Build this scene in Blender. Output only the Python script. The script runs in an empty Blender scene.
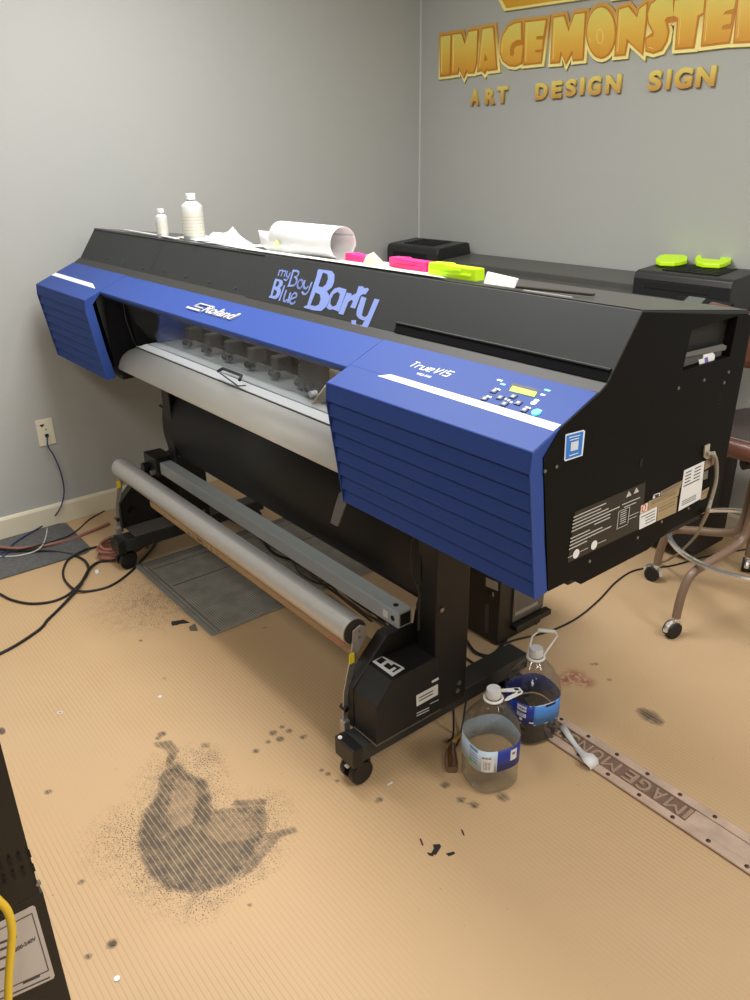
import bpy, bmesh, math, random
from mathutils import Vector, Matrix
random.seed(7)
COL = bpy.context.scene.collection
SC = bpy.context.scene
H = 1.56
# ---------------------------------------------------------------- camera frame
YAW, PIT, ROL, FPX = math.radians(-51.43097), math.radians(23.77682), math.radians(-0.821696), 775.0
cy, sy, cp, sp, cr, sr = math.cos(YAW), math.sin(YAW), math.cos(PIT), math.sin(PIT), math.cos(ROL), math.sin(ROL)
fw = Vector((sy*cp, cy*cp, -sp)); rt0 = Vector((cy, -sy, 0)); dn0 = fw.cross(rt0)
RT = rt0*cr - dn0*sr; DN = rt0*sr + dn0*cr
CAM = Vector((0, 0, H))
def ray(u, v): return RT*((u-375)/FPX) + DN*((v-500)/FPX) + fw
def onpl(u, v, p, n):
    d = ray(u, v); n = Vector(n); return CAM + d*((Vector(p)-CAM).dot(n)/d.dot(n))
def FX(u, v, x): return onpl(u, v, (x, 0, 0), (1, 0, 0))
def FY(u, v, y): return onpl(u, v, (0, y, 0), (0, 1, 0))
def FZ(u, v, z=0.0): return onpl(u, v, (0, 0, z), (0, 0, 1))
# ---------------------------------------------------------------- materials
MATS = {}
def lin(c):
    return tuple((x/12.92 if x <= .04045 else ((x+.055)/1.055)**2.4) for x in [v/255 for v in c])
def mat(name, rgb, rough=.5, metal=0.0, spec=.5, noise=0.0, nscale=20, bump=0.0, bscale=200, emit=0, coat=0, rvar=0.0):
    if name in MATS: return MATS[name]
    m = bpy.data.materials.new(name); m.use_nodes = True; nt = m.node_tree
    b = nt.nodes['Principled BSDF']
    c = lin(rgb)
    b.inputs['Base Color'].default_value = (*c, 1); b.inputs['Roughness'].default_value = rough
    b.inputs['Metallic'].default_value = metal; b.inputs['Specular IOR Level'].default_value = spec
    if coat: b.inputs['Coat Weight'].default_value = coat
    tc = nt.nodes.new('ShaderNodeTexCoord')
    if noise or rvar:
        n = nt.nodes.new('ShaderNodeTexNoise'); n.inputs['Scale'].default_value = nscale; n.inputs['Detail'].default_value = 5
        nt.links.new(tc.outputs['Object'], n.inputs['Vector'])
        if noise:
            r = nt.nodes.new('ShaderNodeMix'); r.data_type = 'RGBA'
            r.inputs[6].default_value = (*[x*(1-noise) for x in c], 1); r.inputs[7].default_value = (*[min(1, x*(1+noise)) for x in c], 1)
            nt.links.new(n.outputs['Fac'], r.inputs[0]); nt.links.new(r.outputs[2], b.inputs['Base Color'])
        if rvar:
            q = nt.nodes.new('ShaderNodeMapRange'); q.inputs[3].default_value = max(0, rough-rvar); q.inputs[4].default_value = min(1, rough+rvar)
            nt.links.new(n.outputs['Fac'], q.inputs[0]); nt.links.new(q.outputs[0], b.inputs['Roughness'])
    if bump:
        n2 = nt.nodes.new('ShaderNodeTexNoise'); n2.inputs['Scale'].default_value = bscale
        nt.links.new(tc.outputs['Object'], n2.inputs['Vector'])
        bp = nt.nodes.new('ShaderNodeBump'); bp.inputs['Strength'].default_value = bump; bp.inputs['Distance'].default_value = .002
        nt.links.new(n2.outputs['Fac'], bp.inputs['Height']); nt.links.new(bp.outputs[0], b.inputs['Normal'])
    if emit:
        b.inputs['Emission Color'].default_value = (*c, 1); b.inputs['Emission Strength'].default_value = emit
    MATS[name] = m; return m
def clear(name, tint=(235, 238, 240), gloss=.12, rough=.06, body=0.0, bodyc=(230, 230, 228), ior=1.35):
    m = bpy.data.materials.new(name); m.use_nodes = True; nt = m.node_tree; nt.nodes.clear()
    o = nt.nodes.new('ShaderNodeOutputMaterial'); t = nt.nodes.new('ShaderNodeBsdfTransparent')
    t.inputs[0].default_value = (*lin(tint), 1)
    g = nt.nodes.new('ShaderNodeBsdfGlossy'); g.inputs['Roughness'].default_value = rough
    d = nt.nodes.new('ShaderNodeBsdfDiffuse'); d.inputs[0].default_value = (*lin(bodyc), 1)
    m1 = nt.nodes.new('ShaderNodeMixShader'); m1.inputs[0].default_value = body
    nt.links.new(t.outputs[0], m1.inputs[1]); nt.links.new(d.outputs[0], m1.inputs[2])
    fr = nt.nodes.new('ShaderNodeLayerWeight'); fr.inputs['Blend'].default_value = .35
    mr = nt.nodes.new('ShaderNodeMapRange'); mr.inputs[3].default_value = gloss*.5; mr.inputs[4].default_value = min(1, gloss*4)
    nt.links.new(fr.outputs['Facing'], mr.inputs[0])
    m2 = nt.nodes.new('ShaderNodeMixShader'); nt.links.new(mr.outputs[0], m2.inputs[0])
    nt.links.new(m1.outputs[0], m2.inputs[1]); nt.links.new(g.outputs[0], m2.inputs[2]); nt.links.new(m2.outputs[0], o.inputs[0])
    MATS[name] = m; return m
black = mat('black_powder_coat', (20, 20, 19), .55, noise=.15, nscale=30, bump=.15, bscale=900)
blackside = mat('black_side_metal', (13, 13, 12), .6, spec=.12, noise=.12, nscale=8, bump=.12, bscale=1200)
blackgl = mat('black_satin_plastic', (16, 16, 17), .35)
lidm = mat('charcoal_lid_paint', (43, 45, 45), .5, spec=.22, noise=.05, nscale=5, bump=.1, bscale=1200)
topm = mat('charcoal_top_paint', (56, 57, 56), .28, noise=.06, nscale=5)
blue = mat('cobalt_blue_plastic', (47, 72, 141), .5, spec=.2, noise=.05, nscale=6, bump=.1, bscale=1500)
blued = mat('cobalt_blue_shaded', (47, 70, 134), .6, spec=.10, noise=.05, nscale=6)  # same blue plastic, slightly darkened for the shaded louver faces
white = mat('white_paint', (222, 223, 222), .5)
stripew = mat('white_stripe_paint', (240, 243, 246), .35)
paper = mat('white_paper', (216, 217, 215), .75, noise=.03, nscale=12)
silver = mat('brushed_aluminium', (192, 190, 186), .34, .55, noise=.05, nscale=40)
steelg = mat('grey_painted_steel', (168, 176, 178), .38, .1, noise=.04, nscale=15)
zinc = mat('zinc_plate', (175, 174, 170), .35, .8, noise=.1, nscale=30)
chrome = mat('chrome', (235, 235, 235), .18, .85)
apronm = mat('silver_apron_metal', (200, 200, 194), .5, .05, noise=.04, nscale=9)
rubber = mat('black_rubber', (24, 24, 24), .65)
screwm = mat('screw_metal', (150, 148, 145), .3, .9)
decal = mat('periwinkle_vinyl', (112, 130, 186), .55)
# ---------------------------------------------------------------- object helpers
def newobj(name, me, m=None, parent=None):
    o = bpy.data.objects.new(name, me); COL.objects.link(o)
    if m is not None and me is not None and not me.materials: me.materials.append(m)
    if parent is not None:
        o.parent = parent
        o.matrix_parent_inverse = WM(parent).inverted()
    return o
def WM(o):
    m = o.matrix_basis.copy()
    if o.parent: m = WM(o.parent) @ o.matrix_parent_inverse @ m
    return m
def tag(o, label, cat, group=None, kind=None):
    o['label'] = label; o['category'] = cat
    if group: o['group'] = group
    if kind: o['kind'] = kind
    return o
def thing(name, loc, label, cat, group=None):
    o = bpy.data.objects.new(name, None); COL.objects.link(o); o.location = loc; o.empty_display_size = .05
    return tag(o, label, cat, group)
def lab(o, l): o['label'] = l; return o
class MB:
    def __init__(s): s.b = bmesh.new()
    def box(s, x0, x1, y0, y1, z0, z1):
        v = [s.b.verts.new(p) for p in [(x, y, z) for x in (x0, x1) for y in (y0, y1) for z in (z0, z1)]]
        for f in ((0, 1, 3, 2), (4, 6, 7, 5), (0, 4, 5, 1), (2, 3, 7, 6), (0, 2, 6, 4), (1, 5, 7, 3)): s.b.faces.new([v[i] for i in f])
        return s
    def prism(s, pts, off):
        off = Vector(off); a = [s.b.verts.new(p) for p in pts]; c = [s.b.verts.new(Vector(p)+off) for p in pts]; n = len(a)
        s.b.faces.new(a); s.b.faces.new(c[::-1])
        for i in range(n): s.b.faces.new((a[i], c[i], c[(i+1) % n], a[(i+1) % n]))
        return s
    def profx(s, yz, x0, x1): return s.prism([(x0, y, z) for y, z in yz], (x1-x0, 0, 0))
    def sheet(s, rows):
        g = [[s.b.verts.new(p) for p in r] for r in rows]
        for i in range(len(g)-1):
            for j in range(len(g[0])-1): s.b.faces.new((g[i][j], g[i+1][j], g[i+1][j+1], g[i][j+1]))
        return s
    def tube(s, pts, r, n=10, cap=True, closed=False):
        pts = [Vector(p) for p in pts]; N = len(pts); rings = []; prev = None
        for i, p in enumerate(pts):
            if closed: t = pts[(i+1) % N]-pts[i-1]
            else: t = pts[min(i+1, N-1)]-pts[max(i-1, 0)]
            if t.length < 1e-9: t = Vector((0, 0, 1))
            t.normalize()
            if prev is None:
                a = t.orthogonal().normalized()
            else:
                a = prev-t*prev.dot(t)
                if a.length < 1e-6: a = t.orthogonal()
                a.normalize()
            prev = a; b = t.cross(a); rr = r[i] if isinstance(r, (list, tuple)) else r
            rings.append([s.b.verts.new(p+(a*math.cos(q*2*math.pi/n)+b*math.sin(q*2*math.pi/n))*rr) for q in range(n)])
        for i in range(N if closed else N-1):
            A, B = rings[i], rings[(i+1) % N]
            for q in range(n): s.b.faces.new((A[q], A[(q+1) % n], B[(q+1) % n], B[q]))
        if cap and not closed: s.b.faces.new(rings[0][::-1]); s.b.faces.new(rings[-1])
        return s
    def cyl(s, a, b, r, n=24): return s.tube([a, b], r, n)
    def lathe(s, prof, c=(0, 0, 0), n=32, fn=None):
        c = Vector(c); rings = []
        for r, z in prof:
            ring = []
            for q in range(n):
                a = q*2*math.pi/n; k = fn(a, z) if fn else 1
                ring.append(s.b.verts.new(c+Vector((math.cos(a)*r*k, math.sin(a)*r*k, z))))
            rings.append(ring)
        for i in range(len(rings)-1):
            for q in range(n): s.b.faces.new((rings[i][q], rings[i][(q+1) % n], rings[i+1][(q+1) % n], rings[i+1][q]))
        return s, rings
    def capring(s, ring): s.b.faces.new(ring); return s
    def ball(s, c, r, n=8):
        bmesh.ops.create_uvsphere(s.b, u_segments=n, v_segments=max(4, n//2), radius=r, matrix=Matrix.Translation(Vector(c))); return s
    def build(s, name, m, parent=None, bevel=0, smooth=False, seg=2, solid=0, sub=0, angle=35, recalc=True):
        bmesh.ops.remove_doubles(s.b, verts=s.b.verts, dist=1e-6)
        if recalc: bmesh.ops.recalc_face_normals(s.b, faces=s.b.faces)
        me = bpy.data.meshes.new(name); s.b.to_mesh(me); s.b.free()
        if smooth:
            me.polygons.foreach_set('use_smooth', [True]*len(me.polygons))
            me.set_sharp_from_angle(angle=math.radians(angle))
        o = newobj(name, me, m, parent)
        if solid:
            md = o.modifiers.new('solid', 'SOLIDIFY'); md.thickness = solid; md.offset = 0
        if bevel:
            md = o.modifiers.new('bevel', 'BEVEL'); md.width = bevel; md.segments = seg; md.limit_method = 'ANGLE'; md.angle_limit = math.radians(30)
        if sub:
            md = o.modifiers.new('sub', 'SUBSURF'); md.levels = sub; md.render_levels = sub
        return o
def spline(pts, n=8, closed=False):
    P = [Vector(p) for p in pts]; out = []; N = len(P)
    for i in range(N if closed else N-1):
        if closed: a, b, c, d = P[i-1], P[i], P[(i+1) % N], P[(i+2) % N]
        else: a, b, c, d = P[max(i-1, 0)], P[i], P[i+1], P[min(i+2, N-1)]
        for k in range(n):
            t = k/n; out.append(.5*((2*b)+(c-a)*t+(2*a-5*b+4*c-d)*t*t+(3*b-a-3*c+d)*t**3))
    if not closed: out.append(P[-1])
    return out
def text_mesh(s, bold=0, ext=0.0):
    cu = bpy.data.curves.new('t', 'FONT'); cu.body = s; cu.size = 1; cu.offset = bold; cu.extrude = ext
    o = bpy.data.objects.new('t', cu); COL.objects.link(o)
    bpy.context.view_layer.update()
    dg = bpy.context.evaluated_depsgraph_get(); me = bpy.data.meshes.new_from_object(o.evaluated_get(dg))
    bpy.data.objects.remove(o); bpy.data.curves.remove(cu); return me
def put_text(s, org, e1, e2, w, h, m, parent, name, bold=.0, depth=.0006, shear=0.0, lift=.0006):
    """text fitted to a w x h box standing on org, reading along e1"""
    me = text_mesh(s, bold, .5); me.materials.clear()
    e1 = Vector(e1).normalized(); e2 = Vector(e2).normalized(); n = e1.cross(e2); org = Vector(org)
    xs = [v.co.x for v in me.vertices]; ys = [v.co.y for v in me.vertices]
    x0, x1, y0, y1 = min(xs), max(xs), min(ys), max(ys)
    for v in me.vertices:
        a = (v.co.x-x0)/(x1-x0)*w; b = (v.co.y-y0)/(y1-y0)*h; a += shear*b
        v.co = org+e1*a+e2*b+n*(lift+(v.co.z+.5)*depth)
    return newobj(name, me, m, parent)
def strokes(lines, conv, wd, m, parent, name, n=Vector((0, -.8, .6)), lift=.0012, th=.0008):
    """thick flat strokes lying in a plane; lines = list of (points, width) in drawing units"""
    b = MB(); n = Vector(n).normalized(); k = 0
    for pts, w in lines:
        P = [conv(*p)+n*(lift+k*.000008) for p in pts]; k += 1; W = w*wd/2
        for i in range(len(P)-1):
            t = (P[i+1]-P[i]); 
            if t.length < 1e-6: continue
            s_ = t.normalized().cross(n)*W
            b.prism([P[i]-s_, P[i+1]-s_, P[i+1]+s_, P[i]+s_], n*th) if th else b.b.faces.new([b.b.verts.new(q) for q in (P[i]-s_, P[i]+s_, P[i+1]+s_, P[i+1]-s_)])
        for i in range(1, len(P)-1):
            t = (P[i]-P[i-1]).normalized(); s_ = t.cross(n)
            R_ = [P[i]+(t*math.cos(q*math.pi/5)+s_*math.sin(q*math.pi/5))*W for q in range(10)]
            b.prism(R_, n*th) if th else b.b.faces.new([b.b.verts.new(q) for q in R_[::-1]])
    return b.build(name, m, parent)
def arc(cx, cy_, rx, ry, a0, a1, n=10):
    return [(cx+rx*math.cos(math.radians(a0+(a1-a0)*i/n)), cy_+ry*math.sin(math.radians(a0+(a1-a0)*i/n))) for i in range(n+1)]
def curve_plate(polys, offset, m, name, parent, y, depth):
    """filled flat letters standing in an XZ plane, polys in (x,z); holes are further polys"""
    cu = bpy.data.curves.new('p', 'CURVE'); cu.dimensions = '2D'; cu.fill_mode = 'BOTH'; cu.extrude = depth/2; cu.offset = 0
    for P in polys:
        sp_ = cu.splines.new('POLY'); sp_.points.add(len(P)-1); sp_.use_cyclic_u = True
        for i, (a, c) in enumerate(P): sp_.points[i].co = (a, c, 0, 1)
    o = bpy.data.objects.new('p', cu); COL.objects.link(o); bpy.context.view_layer.update()
    me = bpy.data.meshes.new_from_object(o.evaluated_get(bpy.context.evaluated_depsgraph_get()))
    bpy.data.objects.remove(o); bpy.data.curves.remove(cu); me.materials.clear()
    for v in me.vertices: v.co = Vector((v.co.x, y-v.co.z-depth/2, v.co.y))
    return newobj(name, me, m, parent)
def grow(P, d):
    """offset a closed 2-D polygon outward by d (mitred, clamped)"""
    n = len(P); A = sum(P[i][0]*P[(i+1) % n][1]-P[(i+1) % n][0]*P[i][1] for i in range(n)); s = 1 if A > 0 else -1; out = []
    for i in range(n):
        a, b, c = Vector(P[i-1]), Vector(P[i]), Vector(P[(i+1) % n])
        u = (b-a).normalized(); v = (c-b).normalized()
        n1 = Vector((u.y, -u.x))*s; n2 = Vector((v.y, -v.x))*s; m_ = n1+n2
        if m_.length < .3: m_ = m_.normalized()*.3 if m_.length > 1e-5 else n1
        k = min(1.8, 1/max(.3, m_.normalized().dot(n1))); q = b+m_.normalized()*d*k
        out.append((q.x, q.y))
    return out
# ================================================================ THE ROOM
XW, YW = -3.533, 3.172
RX, RY0, RH = 3.2, -3.0, 2.75
def wallmat(name, rgb):
    return mat(name, rgb, .75, noise=.035, nscale=1.2, bump=.25, bscale=140)
wl = wallmat('grey_wall_paint', (174, 176, 173)); wb = wallmat('grey_wall_paint_sign', (171, 173, 168))
def struct(o): o['kind'] = 'structure'; return o
struct(MB().box(XW-.1, XW, RY0, YW+.1, 0, RH).build('wall_left', wl))
struct(MB().box(XW, RX, YW, YW+.1, 0, RH).build('wall_back', wb))
struct(MB().box(RX, RX+.1, RY0, YW+.1, 0, RH).build('wall_right', wl))
struct(MB().box(XW-.1, RX+.1, RY0-.1, RY0, 0, RH).build('wall_front', wl))
struct(MB().box(XW-.1, RX+.1, RY0-.1, YW+.1, RH, RH+.1).build('ceiling', mat('ceiling_tile', (235, 234, 230), .9, noise=.05, nscale=60)))
bbm = mat('cream_baseboard', (222, 214, 190), .5, noise=.06, nscale=9)
def baseboard(name, pts, d):
    b = MB().prism(pts, d); o = b.build(name, bbm, bevel=.003); return struct(o)
baseboard('baseboard_left', [(XW, RY0, 0), (XW+.014, RY0, 0), (XW+.014, RY0, .09), (XW+.008, RY0, .103), (XW, RY0, .103)], (0, YW-RY0, 0))
baseboard('baseboard_back', [(XW+.014, YW, 0), (XW+.014, YW-.014, 0), (XW+.014, YW-.014, .09), (XW+.014, YW-.008, .103), (XW+.014, YW, .103)], (RX-XW-.014, 0, 0))
struct(MB().prism([(XW, YW, 0.103), (XW+.006, YW, .103), (XW, YW-.006, .103)], (0, 0, RH-.103)).build('trim_1', mat('corner_caulk', (184, 184, 181), .75)))
# floor: brown ribbed board with fine lines along X, stains kept in a colour attribute
def inpoly(x, y, P):
    c = False; j = len(P)-1
    for i in range(len(P)):
        if (P[i][1] > y) != (P[j][1] > y) and x < (P[j][0]-P[i][0])*(y-P[i][1])/(P[j][1]-P[i][1])+P[i][0]: c = not c
        j = i
    return c
def dpoly(x, y, P):
    d = 9
    for i in range(len(P)):
        ax, ay = P[i]; bx, by = P[(i+1) % len(P)]; L = (bx-ax)**2+(by-ay)**2
        t = max(0, min(1, ((x-ax)*(bx-ax)+(y-ay)*(by-ay))/L)); d = min(d, math.hypot(ax+(bx-ax)*t-x, ay+(by-ay)*t-y))
    return d
def fpx(lst, s=3.5714, ox=100, oy=720): return [tuple(FZ(ox+a/s, oy+b/s)[:2]) for a, b in lst]
smear = fpx([(275, 150), (320, 195), (375, 215), (395, 270), (398, 322), (480, 330), (585, 315), (596, 350), (585, 420), (530, 520), (460, 585), (350, 620), (240, 605), (170, 550), (135, 440), (150, 340), (205, 270), (215, 200), (250, 165)])
inner = fpx([(270, 205), (340, 230), (345, 300), (330, 370), (270, 390), (240, 330)])
inner2 = fpx([(400, 335), (580, 330), (560, 420), (430, 440), (370, 400)])
dark2 = fpx([(335, 320), (395, 300), (400, 350), (370, 385), (330, 380)])
streaks = [fpx([(480, 290), (590, 285), (590, 300), (480, 305)]), fpx([(430, 320), (580, 308), (580, 330), (430, 332)]), fpx([(590, 410), (695, 385), (700, 398), (600, 428)]), fpx([(560, 470), (640, 400), (640, 415), (600, 470), (540, 540), (500, 560), (520, 530)]), fpx([(195, 82), (250, 75), (280, 110), (255, 140), (240, 105), (205, 95)]), fpx([(365, 85), (390, 85), (388, 97), (368, 97)]), fpx([(240, 140), (262, 100), (270, 120), (245, 185)])]
spots = [(273, 733, 3), (282, 727, 2), (289, 731, 2.5), (280, 739, 3), (303, 737, 2.5), (256, 751, 2.5), (268, 742, 2), (379, 800, 2.5), (461, 800, 3), (474, 805, 3), (445, 785, 3), (650, 716, 7), (643, 712, 5), (657, 721, 5), (328, 774, 2), (322, 770, 1.6), (337, 781, 1.6), (162, 734, 3), (158, 738, 2), (503, 797, 4), (447, 741, 3), (193, 628, 3.0), (181, 622, 1.5), (141, 641, 1.8), (164, 678, 1.6), (265, 627, 1.3), (48, 792, 2.4), (112, 944, 3), (89, 956, 2), (81, 882, 2), (250, 905, 1.2), (609, 680, 2), (596, 664, 2)]
spots3 = [(FZ(u, v).x, FZ(u, v).y, r/350) for u, v, r in spots]
red = [(FZ(u, v).x, FZ(u, v).y, r) for u, v, r in ((575, 676, .05), (586, 682, .04), (566, 680, .04), (592, 664, .012))]
spk = [(*FZ(140, 835)[:2], .17), (*FZ(200, 895)[:2], .10), (*FZ(155, 600)[:2], .30), (*FZ(175, 590)[:2], .22), (*FZ(190, 605)[:2], .16), (*FZ(205, 760)[:2], .08)]
fb = bmesh.new(); cl = fb.verts.layers.float_color.new('stain')
gx0, gx1, gy0, gy1, st = -3.533, -.2, .2, 3.172, .0125
def axis(a, b, f0, f1):
    out = [a]; 
    while out[-1] < b-1e-4: out.append(min(b, out[-1]+(.006 if f0 <= out[-1] < f1 else .0125)))
    return out
AX = axis(gx0, gx1, -2.0, -1.1); AY = axis(gy0, gy1, .25, .95); nx = len(AX)-1; ny = len(AY)-1; grid = []
def stain_at(x, y):
    R = G = B = 0.0
    if -2.0 < x < -1.1 and .2 < y < .95:
        d = dpoly(x, y, smear)
        if inpoly(x, y, smear): R = min(1, .5+d/.015)*.95
        elif d < .012: R = .5*(1-d/.012)
        if inpoly(x, y, inner): R *= .62
        elif inpoly(x, y, inner2): R *= .72
        if inpoly(x, y, dark2): R = 1.0
        for s_ in streaks:
            if inpoly(x, y, s_): R = max(R, .75)
            else:
                d = dpoly(x, y, s_)
                if d < .01: R = max(R, .6*(1-d/.01))
    for a, c, r in spots3:
        q = math.hypot(x-a, y-c)
        if q < r*2: R = max(R, min(1.0, 1.5*(1-q/(r*2))))
    for a, c, r in spk:
        q = math.hypot(x-a, y-c)
        if q < r: G = max(G, (1-q/r))
    if dpoly(x, y, smear) < .1 and x < -1.2: G = max(G, .7*(1-dpoly(x, y, smear)/.1))
    for a, c, r in red: B = max(B, max(0, 1-math.hypot(x-a, y-c)/r))
    return R, G, B
for i in range(nx+1):
    col_ = []
    for j in range(ny+1):
        x = AX[i]; y = AY[j]; v = fb.verts.new((x, y, 0)); v[cl] = (*stain_at(x, y), 1); col_.append(v)
    grid.append(col_)
for i in range(nx):
    for j in range(ny): fb.faces.new((grid[i][j], grid[i+1][j], grid[i+1][j+1], grid[i][j+1]))
def quad(p):
    vs = [fb.verts.new(q) for q in p]
    for v in vs: v[cl] = (0, 0, 0, 1)
    fb.faces.new(vs)
quad([(gx1, RY0, 0), (RX, RY0, 0), (RX, YW, 0), (gx1, YW, 0)]); quad([(gx0, RY0, 0), (gx1, RY0, 0), (gx1, gy0, 0), (gx0, gy0, 0)])
me = bpy.data.meshes.new('floor'); fb.to_mesh(me); fb.free()
fm = bpy.data.materials.new('brown_ribbed_floor_board'); fm.use_nodes = True; nt = fm.node_tree; N = nt.nodes; Lk = nt.links.new
b = N['Principled BSDF']; b.inputs['Roughness'].default_value = .5; b.inputs['Specular IOR Level'].default_value = .35
tc = N.new('ShaderNodeTexCoord'); sx = N.new('ShaderNodeSeparateXYZ'); Lk(tc.outputs['Object'], sx.inputs[0])
def math_(op, a, b_=None, c_=None, clamp=False):
    n = N.new('ShaderNodeMath'); n.operation = op; n.use_clamp = clamp
    for k, v in enumerate((a, b_, c_)):
        if v is None: continue
        if isinstance(v, (int, float)): n.inputs[k].default_value = v
        else: Lk(v, n.inputs[k])
    return n.outputs[0]
def noise_(scale, detail=4, vec=None, rough=.5):
    n = N.new('ShaderNodeTexNoise'); n.inputs['Scale'].default_value = scale; n.inputs['Detail'].default_value = detail; n.inputs['Roughness'].default_value = rough
    Lk(vec or tc.outputs['Object'], n.inputs['Vector']); return n.outputs['Fac']
def ramp_(f, a, b_, lo=0, hi=1):
    n = N.new('ShaderNodeMapRange'); n.inputs[1].default_value = a; n.inputs[2].default_value = b_; n.inputs[3].default_value = lo; n.inputs[4].default_value = hi
    Lk(f, n.inputs[0]); return n.outputs[0]
def mix_(f, a, b_):
    n = N.new('ShaderNodeMix'); n.data_type = 'RGBA'
    if isinstance(f, (int, float)): n.inputs[0].default_value = f
    else: Lk(f, n.inputs[0])
    for k, v in ((6, a), (7, b_)):
        if isinstance(v, tuple): n.inputs[k].default_value = (*v, 1)
        else: Lk(v, n.inputs[k])
    return n.outputs[2]
ph = math_('FRACT', math_('MULTIPLY', sx.outputs['Y'], 1/.0124))
tri = math_('ABSOLUTE', math_('SUBTRACT', ph, .5))          # 0..0.5
line = ramp_(tri, .03, .12, 1, 0)                             # narrow valley
base = mix_(noise_(3.0, 6), lin((188, 160, 124)), lin((200, 172, 136)))
base = mix_(ramp_(noise_(.7, 3), .35, .7), base, lin((190, 158, 118)))
base = mix_(math_('MULTIPLY', line, ramp_(noise_(1.6, 4), .40, .62, .0, .5)), base, lin((150, 120, 86)))
at = N.new('ShaderNodeVertexColor'); at.layer_name = 'stain'; sc_ = N.new('ShaderNodeSeparateColor'); Lk(at.outputs[0], sc_.inputs[0])
# thin light lines where the groove keeps the toner out
groove = ramp_(tri, .05, .12, .30, 1)
sharp = ramp_(math_('ADD', sc_.outputs[0], math_('MULTIPLY', math_('SUBTRACT', noise_(75, 5), .5), .7)), .22, .40)
sm = math_('MULTIPLY', math_('MULTIPLY', math_('MULTIPLY', sc_.outputs[0], sharp), ramp_(noise_(30, 8, rough=.7), .25, .62, .5, 1.15)), groove, clamp=True)
base = mix_(math_('MULTIPLY', sm, .93), base, lin((72, 65, 57)))
sp1 = math_('MULTIPLY', ramp_(math_('ADD', noise_(230, 2), math_('MULTIPLY', sc_.outputs[1], .13)), .62, .70), ramp_(sc_.outputs[1], 0, .35, 0, 1), clamp=True)
sp2 = math_('MULTIPLY', ramp_(noise_(30, 4), .5, .62), math_('MULTIPLY', sc_.outputs[1], .28), clamp=True)
base = mix_(math_('MULTIPLY', sp1, .8), base, lin((70, 60, 50)))
base = mix_(sp2, base, lin((70, 60, 50)))
base = mix_(math_('MULTIPLY', math_('MULTIPLY', sc_.outputs[2], ramp_(noise_(70, 4), .40, .52)), .9), base, lin((140, 50, 55)))
flk = ramp_(noise_(95, 1), .775, .80)
base = mix_(math_('MULTIPLY', flk, .5), base, lin((110, 85, 60)))
Lk(base, b.inputs['Base Color'])
bp = N.new('ShaderNodeBump'); bp.inputs['Strength'].default_value = .25; bp.inputs['Distance'].default_value = .001; Lk(tri, bp.inputs['Height']); Lk(bp.outputs[0], b.inputs['Normal'])
o = newobj('floor', me, fm); struct(o)
# ================================================================ WIDE PRINTER
PR = thing('wide_format_printer', (-2.09, 1.3, 0), 'long black and cobalt blue wide format printer on a wheeled black stand', 'printer')
XL, XR = -3.40, -.798
# --- lid and top
lt = (1.228, 1.309); lb = (1.148, 1.195)
def lidP(u, v): return onpl(u, v, (0, lt[0], lt[1]), (0, -(lt[1]-lb[1]), lt[0]-lb[0]))
LN = Vector((0, -(lt[1]-lb[1]), lt[0]-lb[0])).normalized(); LE = Vector((0, lt[0]-lb[0], lt[1]-lb[1])).normalized()
bf = (.96, 1.109); bb_ = (1.124, 1.18)
BN = Vector((0, -(bb_[1]-bf[1]), bb_[0]-bf[0])).normalized(); BE = Vector((0, bb_[0]-bf[0], bb_[1]-bf[1])).normalized()
def blueP(u, v): return onpl(u, v, (0, bf[0], bf[1]), BN)
def lidpt(x, t, off=0): return Vector((x, lb[0], lb[1]))+Vector((0, lt[0]-lb[0], lt[1]-lb[1]))*t+LN*off
# body core behind the lid
core = [(1.165, 1.205), (1.235, 1.300), (1.62, 1.252), (1.62, .84), (1.33, .84), (1.33, 1.16), (1.14, 1.175)]
MB().profx(core, XL, XR).build('body', black, PR)
# end blocks that carry the modules
endp = [(1.0, 1.115), (1.13, 1.172), (1.34, 1.17), (1.34, .82), (1.045, .82)]
for x0, x1 in ((XL, -2.86), (-1.36, XR)): MB().profx(endp, x0, x1).build('end_housing', black, PR)
# lid panels
def lidpanel(x0, x1, t0, t1, nm, m, off=.0, th=.012):
    a = [lidpt(x0, t0, off), lidpt(x1, t0, off), lidpt(x1, t1, off), lidpt(x0, t1, off)]
    return MB().prism(a, -LN*th).build(nm, m, PR, bevel=.0015)
lidpanel(-3.395, -2.715, .0, .985, 'service_panel', lidm, -.003)
lidpanel(-2.712, -2.038, .0, .985, 'service_panel', lidm, -.003)
# long right hand lid with folded lower lip and top
ld = [(lb[0], lb[1]), lt, (1.62, 1.262), (1.62, 1.254), (1.236, 1.300), (1.160, 1.192)]
MB().profx(ld, -2.035, -.779).build('lid', lidm, PR, bevel=.0015)
MB().profx([(1.226, 1.3065), (1.228, 1.309), (1.62, 1.262), (1.62, 1.254), (1.236, 1.300)], -3.395, -2.035).build('top_cover', topm, PR)
MB().prism([(-3.39, 1.232, 1.3092), (-.782, 1.232, 1.3092), (-.782, 1.615, 1.2632), (-3.39, 1.615, 1.2632)], (0, 0, .0012)).build('top_sheet', topm, PR)
# ledge under the lid
MB().prism([(XL, 1.104, 1.170), (XL, 1.124, 1.1795), (XL, 1.152, 1.197), (XL, 1.160, 1.18), (XL, 1.13, 1.16)], (-.781-XL, 0, 0)).build('ledge', mat('ledge_grey', (52, 51, 49), .5, spec=.25), PR)
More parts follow.
